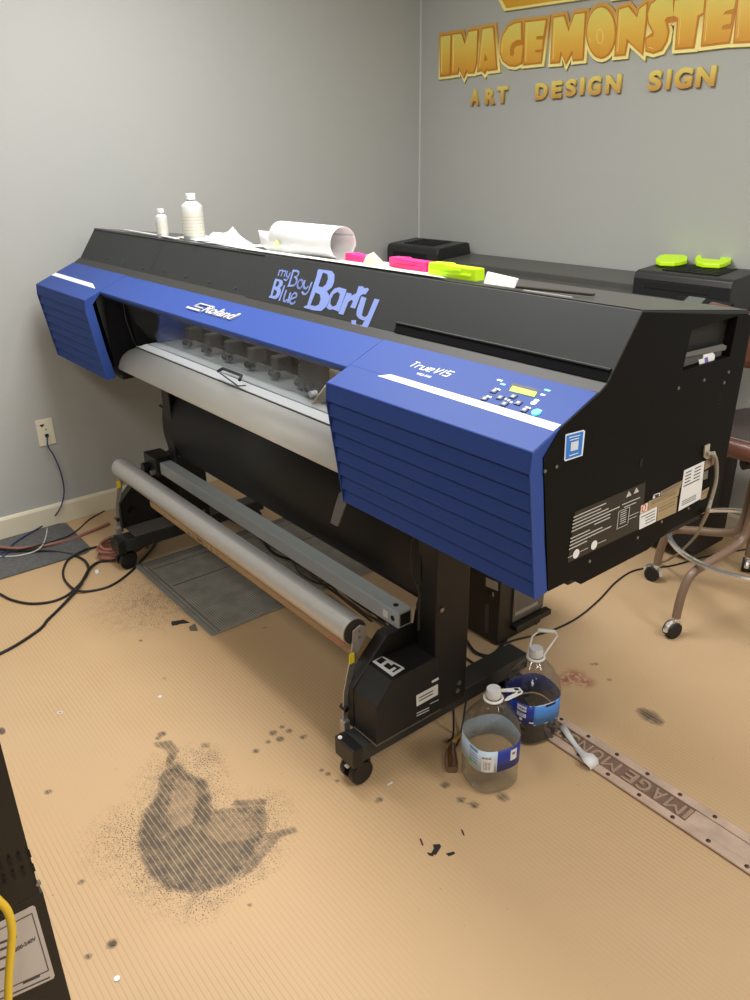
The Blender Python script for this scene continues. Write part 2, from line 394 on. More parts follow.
# recessed grip under the right part of the lid
a = [lidpt(-1.36, .0, .0006), lidpt(-.783, .0, .0006), lidpt(-.783, .145, .0006), lidpt(-1.365, .145, .0006)]
MB().prism(a, LN*.0012).build('grip_recess', mat('recess_black', (6, 6, 8), .85, spec=.1), PR)
MB().tube([lidpt(-1.365, .16, .002), lidpt(-.784, .16, .002)], .0032, 8).build('grip_bar', blackgl, PR)
# screws on the left panels
for u, v in ((91, 256), (107, 258.5), (124, 263), (142, 268), (163, 271), (185, 276), (209, 282), (235, 288)):
    p = lidP(u, v); MB().cyl(p-LN*.004, p+LN*.001, .0028, 10).build('screw', mat('blued_screw', (80, 90, 130), .4, .6), PR)
# --- front blue rail between the modules
rail = [(1.019, 1.1345), (1.124, 1.18), (1.13, 1.172), (1.03, 1.128), (1.04, 1.115), (1.034, 1.112), (1.018, 1.128)]
MB().profx(rail, -2.86, -1.372).build('front_rail', blue, PR, bevel=.001)
MB().profx([(1.036, 1.128), (1.13, 1.168), (1.34, 1.165), (1.34, 1.15), (1.14, 1.15), (1.05, 1.112)], -2.86, -1.372).build('rail_underside', mat('grey_rail_underside', (84, 84, 82), .5), PR)
# --- louvered modules
def module(x0, x1, nm):
    nb = 8; prof = []
    f0, f1 = Vector((.960, 1.105)), Vector((1.004, .812))
    prof.append((.9615, 1.1095))
    for i in range(nb):
        a = f0.lerp(f1, i/nb); c = f0.lerp(f1, (i+1)/nb)
        prof.append((a.x-.0005, a.y)); prof.append((c.x-.0088, c.y+.001)); prof.append((c.x-.0002, c.y-.001))
    prof += [(1.030, .816), (1.010, .92), (.985, 1.093), (1.026, 1.139)]
    o = MB().profx(prof, x0, x1).build(nm, blued, PR)
    tp = [(.959, 1.1075), (.9605, 1.1105), (1.124, 1.1815), (1.124, 1.176), (1.026, 1.134)]
    MB().profx(tp, x0-.0005, x1+.0005).build('module_top', blue, PR, bevel=.0008)
    # side cheeks
    ch = [(.9590, 1.1085), (1.026, 1.1375), (.9855, 1.093), (1.0105, .92), (1.030, .816), (.996, .811), (.9945, .813), (.9557, 1.07)]
    for xx in (x0-.0018, x1-.0008): MB().profx(ch, xx, xx+.0026).build('module_cheek', blue, PR)
    return o
module(-3.40, -2.852, 'louvered_cover'); module(-1.368, -.782, 'louvered_cover')
# white stripes
def blueq(px, nm, m, lift=.0012, th=.0006):
    return MB().prism([blueP(u, v)+BN*lift for u, v in px], BN*th).build(nm, m, PR)
blueq([(378, 376.5), (391, 375), (561, 425.5), (553.5, 431.5)], 'white_stripe', stripew)
blueq([(51.5, 275.5), (56, 273), (93, 284), (95.5, 289)], 'white_stripe', stripew)
# seam between rail and control panel module
# control panel
e1 = Vector((1, 0, 0))
dcorn = [(507, 392), (512.5, 384), (539, 391), (534.5, 399)]
dc = [(509, 391.5), (513, 385.5), (538, 392), (534, 398.5)]
dsp = blueq([(508.5, 390), (513, 383.5), (539.5, 390.5), (535.5, 397.5)], 'display_window', blackgl)
o = MB().prism([blueP(u, v)+BN*.002 for u, v in ((509.5, 391.8), (512.8, 386.8), (537.5, 393.3), (534.5, 398))], BN*.0006).build('display', mat('lcd_green', (150, 205, 40), .4, emit=.55), PR)
for u, v in ((485, 399.5), (494.5, 392), (500.5, 398.5), (513.5, 397.5), (504.5, 404.8), (518.5, 404), (524.8, 410.8)):
    p = blueP(u, v); 
    q = lambda a, c: p+e1*a+BE*c+BN*.0015
    k = MB().prism([q(-.0065, -.0055), q(.0065, -.0055), q(.0065, .0055), q(-.0065, .0055)], BN*.002).build('panel_button', mat('navy_key', (25, 35, 75), .4), PR)
    MB().prism([q(-.003, -.003)+BN*.0021, q(.003, -.003)+BN*.0021, q(.003, .003)+BN*.0021, q(-.003, .003)+BN*.0021], BN*.0003).build('key_mark', mat('key_mark', (170, 185, 225), .4), k)
p = blueP(536.5, 413.5); MB().cyl(p+BN*.001, p+BN*.004, .0085, 20).build('power_button', mat('cyan_led', (60, 215, 230), .4, emit=.9), PR)
for u, v, w, c in ((500, 381, .013, 0), (503, 385, .012, 1), (497.5, 390, .014, 0), (489, 397.5, .012, 0), (547.5, 391, .013, 1), (543, 395.5, .010, 0), (537, 401, .010, 0), (528, 408.5, .012, 0), (540.5, 411.5, .006, 0), (509, 401, .005, 0), (506, 399.5, .004, 0), (511.5, 403, .004, 0)):
    p = blueP(u, v); q = lambda a, d: p+e1*a+BE*d+BN*.0015
    MB().prism([q(-w/2, -.0022), q(w/2, -.0022), q(w/2, .0022), q(-w/2, .0022)], BN*.0004).build('panel_marking', mat('cyan_print', (120, 215, 235), .4, emit=.2) if c else stripew, PR)
p = blueP(534, 403.5); MB().cyl(p+BN*.001, p+BN*.002, .006, 16).build('panel_marking', stripew, PR)
# TrueVIS lettering
def fit_on_blue(s, u0, v0, u1, v1, h, nm, bold=.02, shear=.35):
    a = blueP(u0, v0); c = blueP(u1, v1); put_text(s, a, e1, BE, (c-a).dot(e1), h, stripew, PR, nm, bold=bold, shear=shear, lift=.0012)
def tv(lines, x0, wd):     # techno strokes in a unit box: x right, y up
    return [([(x0+a*wd, b_) for a, b_ in l], w) for l, w in lines]
T = []
w_ = .17
def glyph(ch):
    return {'T': [[(0, 1), (1, 1)], [(.45, 1), (.45, 0)]], 'r': [[(0, 0), (0, .62), (.9, .62)]], 'u': [[(0, .65), (0, 0), (.9, 0), (.9, .65)]],
            'e': [[(0, .33), (.9, .33), (.9, .66), (0, .66), (0, 0), (.9, 0)]], 'V': [[(0, 1), (.45, 0), (1, 1)]], 'I': [[(.3, 0), (.3, 1)]],
            'S': [[(1, 1), (0, 1), (0, .52), (1, .52), (1, 0), (0, 0)]]}[ch]
x = 0
org = blueP(408.5, 366.5); end = blueP(449, 377.4); tw = (end-org).dot(e1); S_ = .0185
adv = {'T': 1.0, 'r': .8, 'u': .95, 'e': .95, 'V': 1.05, 'I': .5, 'S': .95}; tot = sum(adv[c] for c in 'TrueVIS')
for ch in 'TrueVIS':
    for l in glyph(ch): T.append(([(x+a*.72*adv[ch], c) for a, c in l], .13))
    x += adv[ch]
sx_ = tw/tot
strokes([([(a*sx_/S_*1.0, c) for a, c in l], w) for l, w in T], lambda a, c: org+e1*(a*S_+.35*c*S_)+BE*(c*S_*.95), S_, stripew, PR, 'lettering', n=BN)
fit_on_blue('VG2-540', 415.5, 374.6, 429.5, 378.6, .0065, 'model_lettering', bold=.01, shear=.25)
# raised maker badge on the rail
def rP(u, v): return onpl(u, v, (0, 1.019, 1.1345), (0, -(1.18-1.1345), 1.124-1.019))
RN = Vector((0, -(1.18-1.1345), 1.124-1.019)).normalized(); RE = Vector((0, 1.124-1.019, 1.18-1.1345)).normalized()
a = rP(201.5, 312.5); c = rP(233.5, 320)
put_text('Roland', a, e1, RE, (c-a).dot(e1)-.010, .034, mat('badge_silver', (205, 206, 206), .35), PR, 'badge_lettering', bold=.004, shear=.35, depth=.004, lift=.001)
a = rP(187.5, 308.3)
BW = (rP(201, 312)-a).dot(e1)
cv = lambda p, q: a+e1*(p*BW+q*.030*.45)+RE*(q*.030)
strokes([([(0, 0), (.95, 0)], .007), ([(.25, .42), (.25, 1), (1.0, 1)], .004), ([(.35, .42), (.9, .42)], .003)], cv, 1, mat('badge_silver', (205, 206, 206), .35), PR, 'badge_emblem', n=RN, th=.004)
# --- "my Boy Blue Barry" vinyl lettering on the lid, traced as strokes in drawing units of a close look
def L2(a, c): return lidP(260+a/5.77, 250+c/5.77)
U = 1/5.77/268
def D1(a, c): return lidP(300+a/8.824, 262+c/8.824)+LN*.0012
def D2(a, c): return lidP(264+a/14.42, 262+c/14.42)+LN*.0012
def decal_poly(polys, cv, name):
    cu = bpy.data.curves.new('p', 'CURVE'); cu.dimensions = '2D'; cu.fill_mode = 'BOTH'
    for P in polys:
        sp_ = cu.splines.new('POLY'); sp_.points.add(len(P)-1); sp_.use_cyclic_u = True
        for i, (a, c) in enumerate(P): sp_.points[i].co = (a, c, 0, 1)
    o = bpy.data.objects.new('p', cu); COL.objects.link(o); bpy.context.view_layer.update()
    me = bpy.data.meshes.new_from_object(o.evaluated_get(bpy.context.evaluated_depsgraph_get()))
    bpy.data.objects.remove(o); bpy.data.curves.remove(cu); me.materials.clear()
    for v in me.vertices: v.co = cv(v.co.x, v.co.y)
    return newobj(name, me, decal, PR)
decal_poly([[(165, 65), (285, 82), (308, 115), (305, 175), (285, 225), (240, 262), (258, 290), (262, 340), (235, 395), (190, 435), (120, 428), (35, 405), (45, 388), (65, 385), (150, 120), (155, 90)], [(205, 95), (245, 110), (250, 150), (232, 200), (200, 225), (165, 215)], [(140, 270), (178, 290), (185, 330), (170, 375), (140, 392), (95, 382)]], D1, 'vinyl_letter')
decal_poly([[(350, 225), (415, 245), (405, 280), (345, 440), (305, 425), (290, 420), (262, 424), (236, 404), (264, 342), (260, 300), (285, 260), (310, 235)], [(335, 265), (355, 285), (345, 330), (320, 385), (290, 395), (270, 370), (275, 330), (300, 285)]], D1, 'vinyl_letter')
decal_poly([[(415, 270), (460, 282), (455, 300), (500, 278), (520, 215), (560, 218), (570, 235), (600, 230), (612, 245), (580, 290), (560, 285), (535, 300), (490, 415), (445, 402), (470, 350), (460, 335), (430, 355), (385, 468), (340, 458)]], D1, 'vinyl_letter')
decal_poly([[(545, 305), (590, 320), (555, 440), (550, 475), (575, 490), (600, 470), (660, 325), (705, 335), (610, 560), (580, 600), (540, 608), (490, 600), (460, 570), (455, 515), (500, 515), (495, 550), (520, 565), (550, 560), (575, 515), (560, 518), (520, 500), (500, 470), (505, 420)]], D1, 'vinyl_letter')
decal_poly([[(170, 240), (265, 265), (280, 295), (270, 345), (235, 375), (250, 400), (245, 450), (215, 510), (170, 540), (70, 515), (80, 495), (95, 490), (150, 290)], [(195, 275), (225, 290), (220, 325), (195, 360), (165, 355)], [(150, 400), (185, 415), (190, 445), (165, 490), (125, 490)]], D2, 'vinyl_letter')
bl = [([(300, 340), (222, 560)], 30), ([(325, 405), (290, 520), (285, 560), (310, 570), (340, 540)], 28), ([(385, 440), (345, 590)], 30), ([(395, 535), (470, 505), (475, 465), (450, 445), (415, 470), (385, 530), (375, 580), (395, 605), (430, 600), (455, 570)], 25),
      ([(230, 115), (205, 205)], 20), ([(225, 130), (265, 120), (275, 135), (248, 210)], 19), ([(275, 135), (310, 130), (320, 145), (290, 215)], 19), ([(345, 130), (325, 190), (330, 215), (350, 210)], 20), ([(385, 150), (350, 240), (325, 270), (290, 250)], 20),
      ([(430, 115), (360, 345)], 30), ([(415, 125), (480, 132), (505, 150), (498, 190), (465, 220), (440, 215)], 26), ([(465, 225), (480, 265), (460, 315), (430, 342), (345, 345)], 26),
      ([(525+38*math.cos(t*math.pi/8)+10*math.sin(t*math.pi/8)*-1, 320+62*math.sin(t*math.pi/8)) for t in range(17)], 26), ([(595, 265), (575, 340), (585, 380), (615, 385), (640, 350)], 26), ([(695, 290), (645, 420), (610, 465), (575, 465), (550, 430)], 27)]
strokes(bl, lambda a, c: lidP(264+a/14.42, 262+c/14.42), 1/14.42/300, decal, PR, 'vinyl_lettering', n=LN, lift=.0008, th=None)
# --- right side panel with a handle opening
def sp_(name, yz, x0, x1, m, bevel=0, parent=PR): return MB().profx(yz, x0, x1).build(name, m, parent, bevel=bevel)
X0, X1 = -.797, -.778
hole = [(1.388, 1.175), (1.566, 1.175), (1.571, 1.258), (1.40, 1.252)]
outl = [(1.030, .818), (1.098, .818), (1.13, .796), (1.355, .796), (1.44, .818), (1.628, .818), (1.636, 1.251), (1.228, 1.307), (1.148, 1.194), (1.1265, 1.181), (1.026, 1.1385), (.9855, 1.094)]
b = MB()
def side_face(x, flip):
    o_ = [b.b.verts.new((x, y, z)) for y, z in outl]; h_ = [b.b.verts.new((x, y, z)) for y, z in hole]
    # polygons around the opening: pieces keyed to outline vertices
    for f in ([o_[11], o_[0], o_[1], h_[0], h_[3], o_[8], o_[9], o_[10]], [o_[1], o_[2], o_[3], o_[4], o_[5], h_[1], h_[0]], [o_[5], o_[6], h_[2], h_[1]], [o_[6], o_[7], o_[8], h_[3], h_[2]]):
        b.b.faces.new(f)
    return o_, h_
A = side_face(X1, 0); B_ = side_face(X0, 1)
for P_, Q_ in ((A[0], B_[0]), (A[1], B_[1])):
    for i in range(len(P_)): b.b.faces.new((P_[i], P_[(i+1) % len(P_)], Q_[(i+1) % len(P_)], Q_[i]))
b.build('side_panel', blackside, PR)
MB().profx([(1.39, 1.168), (1.58, 1.168), (1.58, 1.18), (1.39, 1.18)], -.86, -.797).build('handle_pocket', black, PR)
MB().profx([(1.392, 1.177), (1.50, 1.177), (1.545, 1.177), (1.55, 1.198), (1.40, 1.198)], -.85, -.786).build('pocket_ledge', mat('grey_ledge', (66, 66, 65), .45), PR, bevel=.003)
MB().prism([FX(u, v, -.785) for u, v in ((684.5, 357), (686, 352.5), (722, 344), (726, 346), (724.5, 350))], (.002, 0, 0)).build('ledge_lip', mat('grey_lip', (92, 92, 90), .4), PR)
def sidepoly(px, nm, m, x=-.7777, th=.0006, parent=PR): return MB().prism([FX(u, v, x) for u, v in px], (th, 0, 0)).build(nm, m, parent)
t_ = sidepoly([(698, 360), (702.5, 358.5), (702.5, 354.7), (712, 352.3), (714, 355), (713.5, 359.5), (710, 362), (703, 364.5), (698.5, 364)], 'pocket_tag', white, x=-.7855, th=.002)
sidepoly([(704.5, 358), (707.5, 356.8), (708.5, 362), (705, 363.4)], 'tag_mark', mat('violet_print', (110, 95, 170), .5), x=-.7834, th=.0004, parent=t_)
# QR sticker (the code itself is left out) with its blue card
st_ = sidepoly([(565.5, 434.5), (583.5, 429.8), (584.8, 431), (582.3, 455.5), (565, 461.2), (564, 460)], 'blue_sticker', mat('sticker_white', (225, 232, 240), .4))
sidepoly([(566.6, 435.7), (583.3, 431.2), (581.2, 454.7), (565.4, 459.7)], 'sticker_face', mat('sticker_blue', (38, 118, 205), .4), x=-.7770, th=.0004, parent=st_)
sidepoly([(571, 442.6), (578.5, 440.5), (577.9, 449.3), (570.4, 451.5)], 'sticker_window', mat('sticker_pale', (205, 212, 220), .4), x=-.7765, th=.0004, parent=st_)
for k, (v0, v1, a_, c_) in enumerate(((437.4, 434.7, 569, 580), (440, 437.6, 570, 579), (455.6, 452.6, 569, 578))):
    sidepoly([(a_, v0), (c_, v1), (c_, v1+.8), (a_, v0+.8)], 'sticker_text', white, x=-.7765, th=.0004, parent=st_)
# vents, keyhole, screws
for i in range(5):
    v = 393+i*3.3; sidepoly([(718-i*.4, v+1.2), (723-i*.4, v-.6), (722.8-i*.4, v+.2), (717.8-i*.4, v+2.1)], 'vent_slot', mat('vent_dark', (5, 5, 5), .8))
k = FX(641, 462.5, -.778); MB().profx([(k.y-.004, k.z-.01), (k.y+.004, k.z-.01), (k.y+.005, k.z+.004), (k.y, k.z+.012), (k.y-.005, k.z+.004)], -.7779, -.7772).build('keyhole', mat('vent_dark', (5, 5, 5), .8), PR)
for u, v in ((678, 388), (703.5, 380), (728, 372), (723.5, 382.5), (544.5, 471), (556, 466.5), (589, 561), (637, 537.5), (661, 521.5), (688, 508)):
    p = FX(u, v, -.778); MB().cyl(p, p+Vector((.0022, 0, 0)), .0034, 10).build('screw', screwm, PR)
# printed information block (unreadable fine print as thin rules)
gold = mat('tan_label', (158, 138, 104), .5, noise=.1, nscale=90); inkm = mat('label_ink', (60, 58, 56), .6); pale = mat('fine_print', (188, 186, 180), .5)
box_ = sidepoly([(575, 512), (645.5, 482), (641.8, 527.5), (567.6, 563)], 'information_block', mat('info_black', (27, 26, 25), .4), th=.0004)
def ln(u0, v0, u1, v1, w=.9, m=pale, x=-.7770, par=box_): sidepoly([(u0, v0), (u1, v1), (u1, v1+w), (u0, v0+w)], 'fine_print', m, x=x, th=.0003, parent=par)
for i, (q0, q1) in enumerate(((.0, .45), (.0, .39), (.0, .5), (.0, .66), (.0, .54), (.32, .54), (.0, .27), (.0, .45), (.0, .58), (.0, .25))):
    v = 517+i*3.55; u0 = 573.5-i*.5+q0*72; u1 = 573.5-i*.5+q1*72; sl = -.44-.004*i
    ln(u0, v+sl*q0*72, u1, v+sl*q1*72, 1.0)
for u, v in ((576, 553.8), (594, 545)):
    p = FX(u, v, -.777); MB().cyl(p, p+Vector((.0006, 0, 0)), .0095, 20).build('round_mark', white, box_)
ln(580, 551.4, 588, 547.6, .6); ln(598, 543, 606, 539.5, .6); ln(568, 557.5, 573, 555, .6)
for u0, v0, s_ in ((626, 497.5, 3.2), (633.5, 494, 3.2)):
    sidepoly([(u0, v0), (u0+2.8, v0-6.5), (u0+5.4, v0-2.5)], 'warning_symbol', pale, x=-.7770, th=.0003, parent=box_)
for z in ((622, 504.5, 640, 497), (624, 507, 636, 502)): ln(*z, .8)
for z in ((618.5, 511.5, 629.5, 506.6), (629.5, 506.6, 627.5, 523.2), (617, 528.6, 627.2, 524), (618.5, 511.5, 616.5, 529.5)):
    if abs(z[0]-z[2]) > 5: ln(*z, .5)
    else: sidepoly([(z[0], z[1]), (z[0]+.5, z[1]), (z[2]+.5, z[3]), (z[2], z[3])], 'fine_print', pale, x=-.777, th=.0003, parent=box_)
for i in range(6): ln(620.5-i*.15, 512.5+i*2.2, 626.5-i*.15, 509.9+i*2.2, .7)
ln(629, 516, 639, 511.5, .5); ln(629, 519, 637, 515.5, .5)
lb_ = [([(639.5, 515), (657, 506.3), (655.5, 521.5), (639, 529.5)], white, 'rating_label'), ([(657.7, 506), (677.3, 496.5), (675.8, 512.3), (656.3, 521.3)], gold, 'rating_label'),
       ([(648.3, 501.5), (679.5, 487.8), (678, 495.5), (647.5, 511)], gold, 'rating_label'), ([(660.5, 491.5), (682, 480.3), (680.3, 487.5), (660, 497)], mat('tan_label2', (140, 124, 100), .5), 'rating_label'),
       ([(641, 505.8), (647.7, 502.5), (647, 510.5), (640, 514)], mat('pale_label', (225, 205, 190), .5), 'warning_label'), ([(653.2, 495), (659.8, 492.5), (659.3, 495.8), (652.6, 498.8)], white, 'rating_label'),
       ([(684, 470.5), (704.3, 461), (700.3, 498.7), (678, 511.2)], white, 'serial_sheet'), ([(705, 461), (714.8, 456), (713.3, 464.5), (704, 470)], mat('tan_label2', (140, 124, 100), .5), 'rating_label'),
       ([(703, 472.5), (708, 470), (707, 478.5), (702, 480.2)], mat('grey_label', (110, 106, 100), .5), 'rating_label'), ([(701.5, 491.5), (709, 487), (706, 497.5), (700, 500.5)], gold, 'rating_label')]
for px_, m_, nm_ in lb_:
    o = sidepoly(px_, nm_, m_, x=-.7774, th=.0008)
    if nm_ == 'serial_sheet':
        for r in range(5):
            for c0, c1 in ((.08, .38), (.55, .88)) if r < 4 else ((.05, .9),):
                P0, P1, P3 = Vector((684.8, 471)), Vector((703.8, 461.8)), Vector((679, 510))
                a = P0+(P1-P0)*c0+(P3-P0)*(.06+r*.085); c = P0+(P1-P0)*c1+(P3-P0)*(.06+r*.085)
                sidepoly([(a.x, a.y), (c.x, c.y), (c.x, c.y+1), (a.x, a.y+1)], 'fine_print', inkm, x=-.7765, th=.0003, parent=o)
        for r in range(3):
            a = P0+(P1-P0)*.1+(P3-P0)*(.8+r*.05); c = P0+(P1-P0)*.85+(P3-P0)*(.8+r*.05); sidepoly([(a.x, a.y), (c.x, c.y), (c.x, c.y+.6), (a.x, a.y+.6)], 'fine_print', inkm, x=-.7765, th=.0003, parent=o)
    elif m_ is white or nm_ == 'rating_label' and len(px_) == 4:
        P0, P1, P3 = Vector(px_[0]), Vector(px_[1]), Vector(px_[3])
        for r in range(4 if m_ is white else 2):
            a = P0+(P1-P0)*(.35 if m_ is white and r > 0 else .1)+(P3-P0)*(.2+r*.2); c = P0+(P1-P0)*.9+(P3-P0)*(.2+r*.2)
            sidepoly([(a.x, a.y), (c.x, c.y), (c.x, c.y+.7), (a.x, a.y+.7)], 'fine_print', inkm if m_ is white else mat('brown_ink', (120, 100, 72), .6), x=-.7765, th=.0003, parent=o)
    if nm_ == 'warning_label':
        p = FX(643.8, 508, -.7765); MB().tube([p+Vector((.0004, .006*math.cos(q*math.pi/6), .008*math.sin(q*math.pi/6))) for q in range(12)], .0008, 6, closed=True).build('warning_ring', mat('red_ink', (200, 80, 60), .5), o)
# lower casing under the side panel and rear
MB().box(-1.33, -.80, 1.12, 1.60, .786, .85).build('lower_casing', black, PR, bevel=.003)
MB().box(-3.38, -2.86, 1.06, 1.60, .80, .85).build('lower_casing', black, PR, bevel=.003)
MB().box(-3.40, -.80, 1.56, 1.63, .82, 1.24).build('rear_cover', black, PR)
# --- inner throat
MB().box(-2.86, -1.36, 1.33, 1.345, .90, 1.16).build('inner_wall', mat('inner_wall_grey', (96, 96, 92), .5), PR)
MB().box(-2.853, -2.846, 1.03, 1.34, .86, 1.128).build('inner_cheek', mat('inner_black', (12, 12, 15), .8, spec=.15), PR)
MB().box(-1.372, -1.366, 1.03, 1.34, .86, 1.12).build('inner_cheek', black, PR)
MB().prism([(-2.84, 1.30, 1.11), (-2.84, 1.24, 1.12), (-2.84, 1.20, .93), (-2.84, 1.24, .93), (-2.84, 1.33, .93), (-2.84, 1.33, 1.1)], (.022, 0, 0)).build('inner_bracket', blued, PR)
# folded black box at the left of the throat
MB().prism([FX(u, v, -2.835) for u, v in ((124, 302), (160, 318), (166, 345), (137, 346))], (.006, 0, 0)).build('inner_door', mat('inner_black2', (7, 7, 9), .8, spec=.15), PR, bevel=.001)
MB().tube([FX(u, v, -2.828) for u, v in ((123, 303), (126, 320), (134, 342), (137, 346))], .0012, 6).build('door_edge', mat('door_edge_grey', (60, 60, 62), .5), PR)
# rail, pinch rollers, carriage
MB().box(-2.80, -1.38, 1.30, 1.33, .995, 1.045).build('guide_rail', mat('rail_grey', (140, 138, 128), .4, .3), PR)
MB().box(-2.80, -1.38, 1.302, 1.33, 1.06, 1.085).build('guide_rail', mat('rail_dark', (70, 70, 68), .4, .3), PR)
for i in range(8):
    x = -2.66+i*.15
    r_ = MB().box(x-.022, x+.022, 1.25, 1.30, .955, 1.0).build('pinch_roller', mat('dark_roller', (50, 50, 48), .5), PR, bevel=.004)
    MB().cyl((x-.02, 1.245, .945), (x+.02, 1.245, .945), .011, 14).build('roller', rubber, r_)
car = MB().box(-1.86, -1.74, 1.21, 1.31, .95, 1.08).build('print_carriage', mat('carriage_grey', (62, 62, 60), .45), PR, bevel=.004)
MB().prism([(-1.735, 1.16, .938), (-1.735, 1.30, .938), (-1.735, 1.30, 1.06)], (.006, 0, 0)).build('carriage_bracket', mat('tan_metal', (170, 158, 128), .35, .3), car)
MB().box(-1.73, -1.58, 1.22, 1.30, .94, 1.03).build('head_cover', mat('tan_metal2', (150, 140, 118), .35, .3), car, bevel=.006)
MB().cyl((-1.80, 1.19, .965), (-1.80, 1.21, .965), .014, 14).build('carriage_roller', rubber, car)
MB().cyl((-1.765, 1.18, .955), (-1.765, 1.20, .955), .009, 14).build('carriage_roller', white, car)
# platen and white strip and apron
MB().box(-2.845, -1.372, 1.165, 1.34, .905, .926).build('platen', mat('platen_grey', (176, 178, 178), .35, .3, noise=.04), PR)
for i in range(10):
    x = -1.75+i*.036; MB().box(x, x+.004, 1.17, 1.27, .926, .9268).build('platen_slot', mat('slot_dark', (80, 80, 80), .5), PR)
MB().prism([(-2.845, 1.124, .9215), (-2.845, 1.160, .928), (-2.845, 1.160, .915), (-2.845, 1.124, .91)], (1.475, 0, 0)).build('heater_strip', mat('white_strip', (238, 241, 244), .4), PR, bevel=.001)
MB().prism([(-2.845, 1.161, .9262), (-2.845, 1.166, .9262), (-2.845, 1.166, .916), (-2.845, 1.161, .916)], (1.475, 0, 0)).build('strip_groove', mat('slot_dark', (80, 80, 80), .5), PR)
MB().box(-2.845, -1.372, 1.167, 1.20, .9, .9275).build('heater_strip', mat('pale_strip2', (206, 210, 212), .35), PR)
MB().box(-2.845, -1.372, 1.1195, 1.1235, .9, .9215).build('strip_groove', mat('slot_dark', (80, 80, 80), .5), PR)
ap = [(1.046, .846), (1.047, .862), (1.055, .881), (1.070, .898), (1.092, .910), (1.127, .9185)]
aps = [Vector((0, y, z)) for y, z in ap]; apd = spline(aps, 4)
MB().sheet([[(-2.842, p.y, p.z) for p in apd], [(-1.355, p.y, p.z) for p in apd]]).build('apron', apronm, PR, smooth=True, solid=.002)
MB().sheet([[(-2.842, 1.047, .846), (-2.842, 1.06, .838), (-2.842, 1.20, .80)], [(-1.355, 1.047, .846), (-1.355, 1.06, .838), (-1.355, 1.20, .80)]]).build('apron_underside', black, PR, solid=.002)
# clear front cover with handle
cvm = clear('clear_cover_film', (222, 224, 226), gloss=.035, rough=.15, body=.07, bodyc=(190, 192, 194))
cp_ = [Vector((0, 1.085, 1.118)), Vector((0, 1.10, 1.08)), Vector((0, 1.135, 1.00)), Vector((0, 1.18, .946)), Vector((0, 1.205, .932))]
cpd = spline(cp_, 4)
cov = MB().sheet([[(-2.84, p.y, p.z) for p in cpd], [(-1.374, p.y, p.z) for p in cpd]]).build('front_cover', cvm, PR, smooth=True)
hx0, hx1 = FZ(218, 371, .95).x, FZ(243, 383, .95).x
MB().tube([FZ(217.5, 371.5, .952), FZ(223, 368.5, .958), FZ(241.5, 375.5, .958), FZ(239.5, 380, .952)], .0050, 8).build('cover_handle', mat('handle_dark', (52, 54, 58), .4), PR)
MB().tube([FZ(220, 373, .94), FZ(238, 386, .94), FZ(246, 385.5, .94)], .0022, 6).build('handle_pad', mat('handle_dark', (52, 54, 58), .4), PR)
# translucent quarter cap at the left end of the apron
MB().sheet([[(-2.846, p.y-.002, p.z+.001) for p in apd], [(-2.846, 1.15, .90) for p in apd]]).build('apron_end_cap', mat('apron_cap', (150, 150, 146), .35), PR)
# --- back plate and posts
bk = spline([Vector((0, 1.235, .72)), Vector((0, 1.215, .66)), Vector((0, 1.205, .56)), Vector((0, 1.22, .47))], 5)
MB().sheet([[(-2.885, p.y, p.z) for p in bk], [(-1.322, p.y, p.z) for p in bk]]).build('lower_guide_plate', mat('black_sheet', (15, 15, 15), .45, noise=.1, spec=.4), PR, smooth=True, solid=.003)
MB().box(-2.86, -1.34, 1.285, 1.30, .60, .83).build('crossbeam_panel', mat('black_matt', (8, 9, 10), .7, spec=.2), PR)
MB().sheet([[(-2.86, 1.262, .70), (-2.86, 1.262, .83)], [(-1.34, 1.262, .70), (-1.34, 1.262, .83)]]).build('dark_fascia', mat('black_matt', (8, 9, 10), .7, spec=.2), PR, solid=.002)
for sx0, sx1, near in ((-1.335, -1.263, 1), (-2.868, -2.80, 0)):
    ps = MB().box(sx0, sx1, 1.207, 1.33, .137, .82).build('stand_post', mat('post_black', (17, 17, 18), .42, noise=.1, spec=.4), PR, bevel=.003)
    for y, z in ((1.225, .47), (1.295, .175), (1.30, .20)): MB().cyl((sx1, y, z), (sx1+.004, y, z), .007, 12).build('bolt', screwm, ps)
MB().box(-1.263, -1.215, 1.215, 1.33, .655, .70).build('post_bracket', black, PR, bevel=.002)
MB().prism([(-1.352, 1.216, .36), (-1.352, 1.25, .36), (-1.352, 1.25, .47), (-1.352, 1.225, .47), (-1.352, 1.216, .45)], (.02, 0, 0)).build('post_gusset', mat('post_black', (24, 24, 25), .38), PR)
for x0, x1 in ((-1.364, -1.286), (-2.945, -2.867)):
    ft = MB().box(x0, x1, .962, 1.63, .086, .137).build('foot_beam', mat('foot_black', (40, 42, 42), .42, noise=.08), PR, bevel=.003)
    MB().box(x0-.003, x1+.003, .938, .972, .080, .140).build('beam_end_cap', blackgl, ft, bevel=.004)
    MB().cyl((x0+.014, .945, .14), (x0+.014, .945, .1435), .006, 12).build('cap_screw', white if x0 > -2 else screwm, ft)
    for y in (.972, 1.585):
        xm = (x0+x1)/2
        ct = MB().cyl((xm, y, .088), (xm, y, .055), .014, 14).build('caster', blackgl, ft)
        for q in (-1, 1): MB().cyl((xm+q*.010, y+.006, .0365), (xm+q*.030, y+.006, .0365), .036, 24).build('wheel', blackgl, ct, bevel=.004)
        MB().tube([(xm, y+.006+.04*math.cos(t), .0365+.04*math.sin(t)) for t in [k*math.pi/10-.2 for k in range(0, 9)]], .0085, 8).build('caster_hood', blackgl, ct)
        if x0 > -2: MB().box(xm-.006, xm+.008, y-.030, y-.022, .058, .062).build('caster_tab', white, ct)
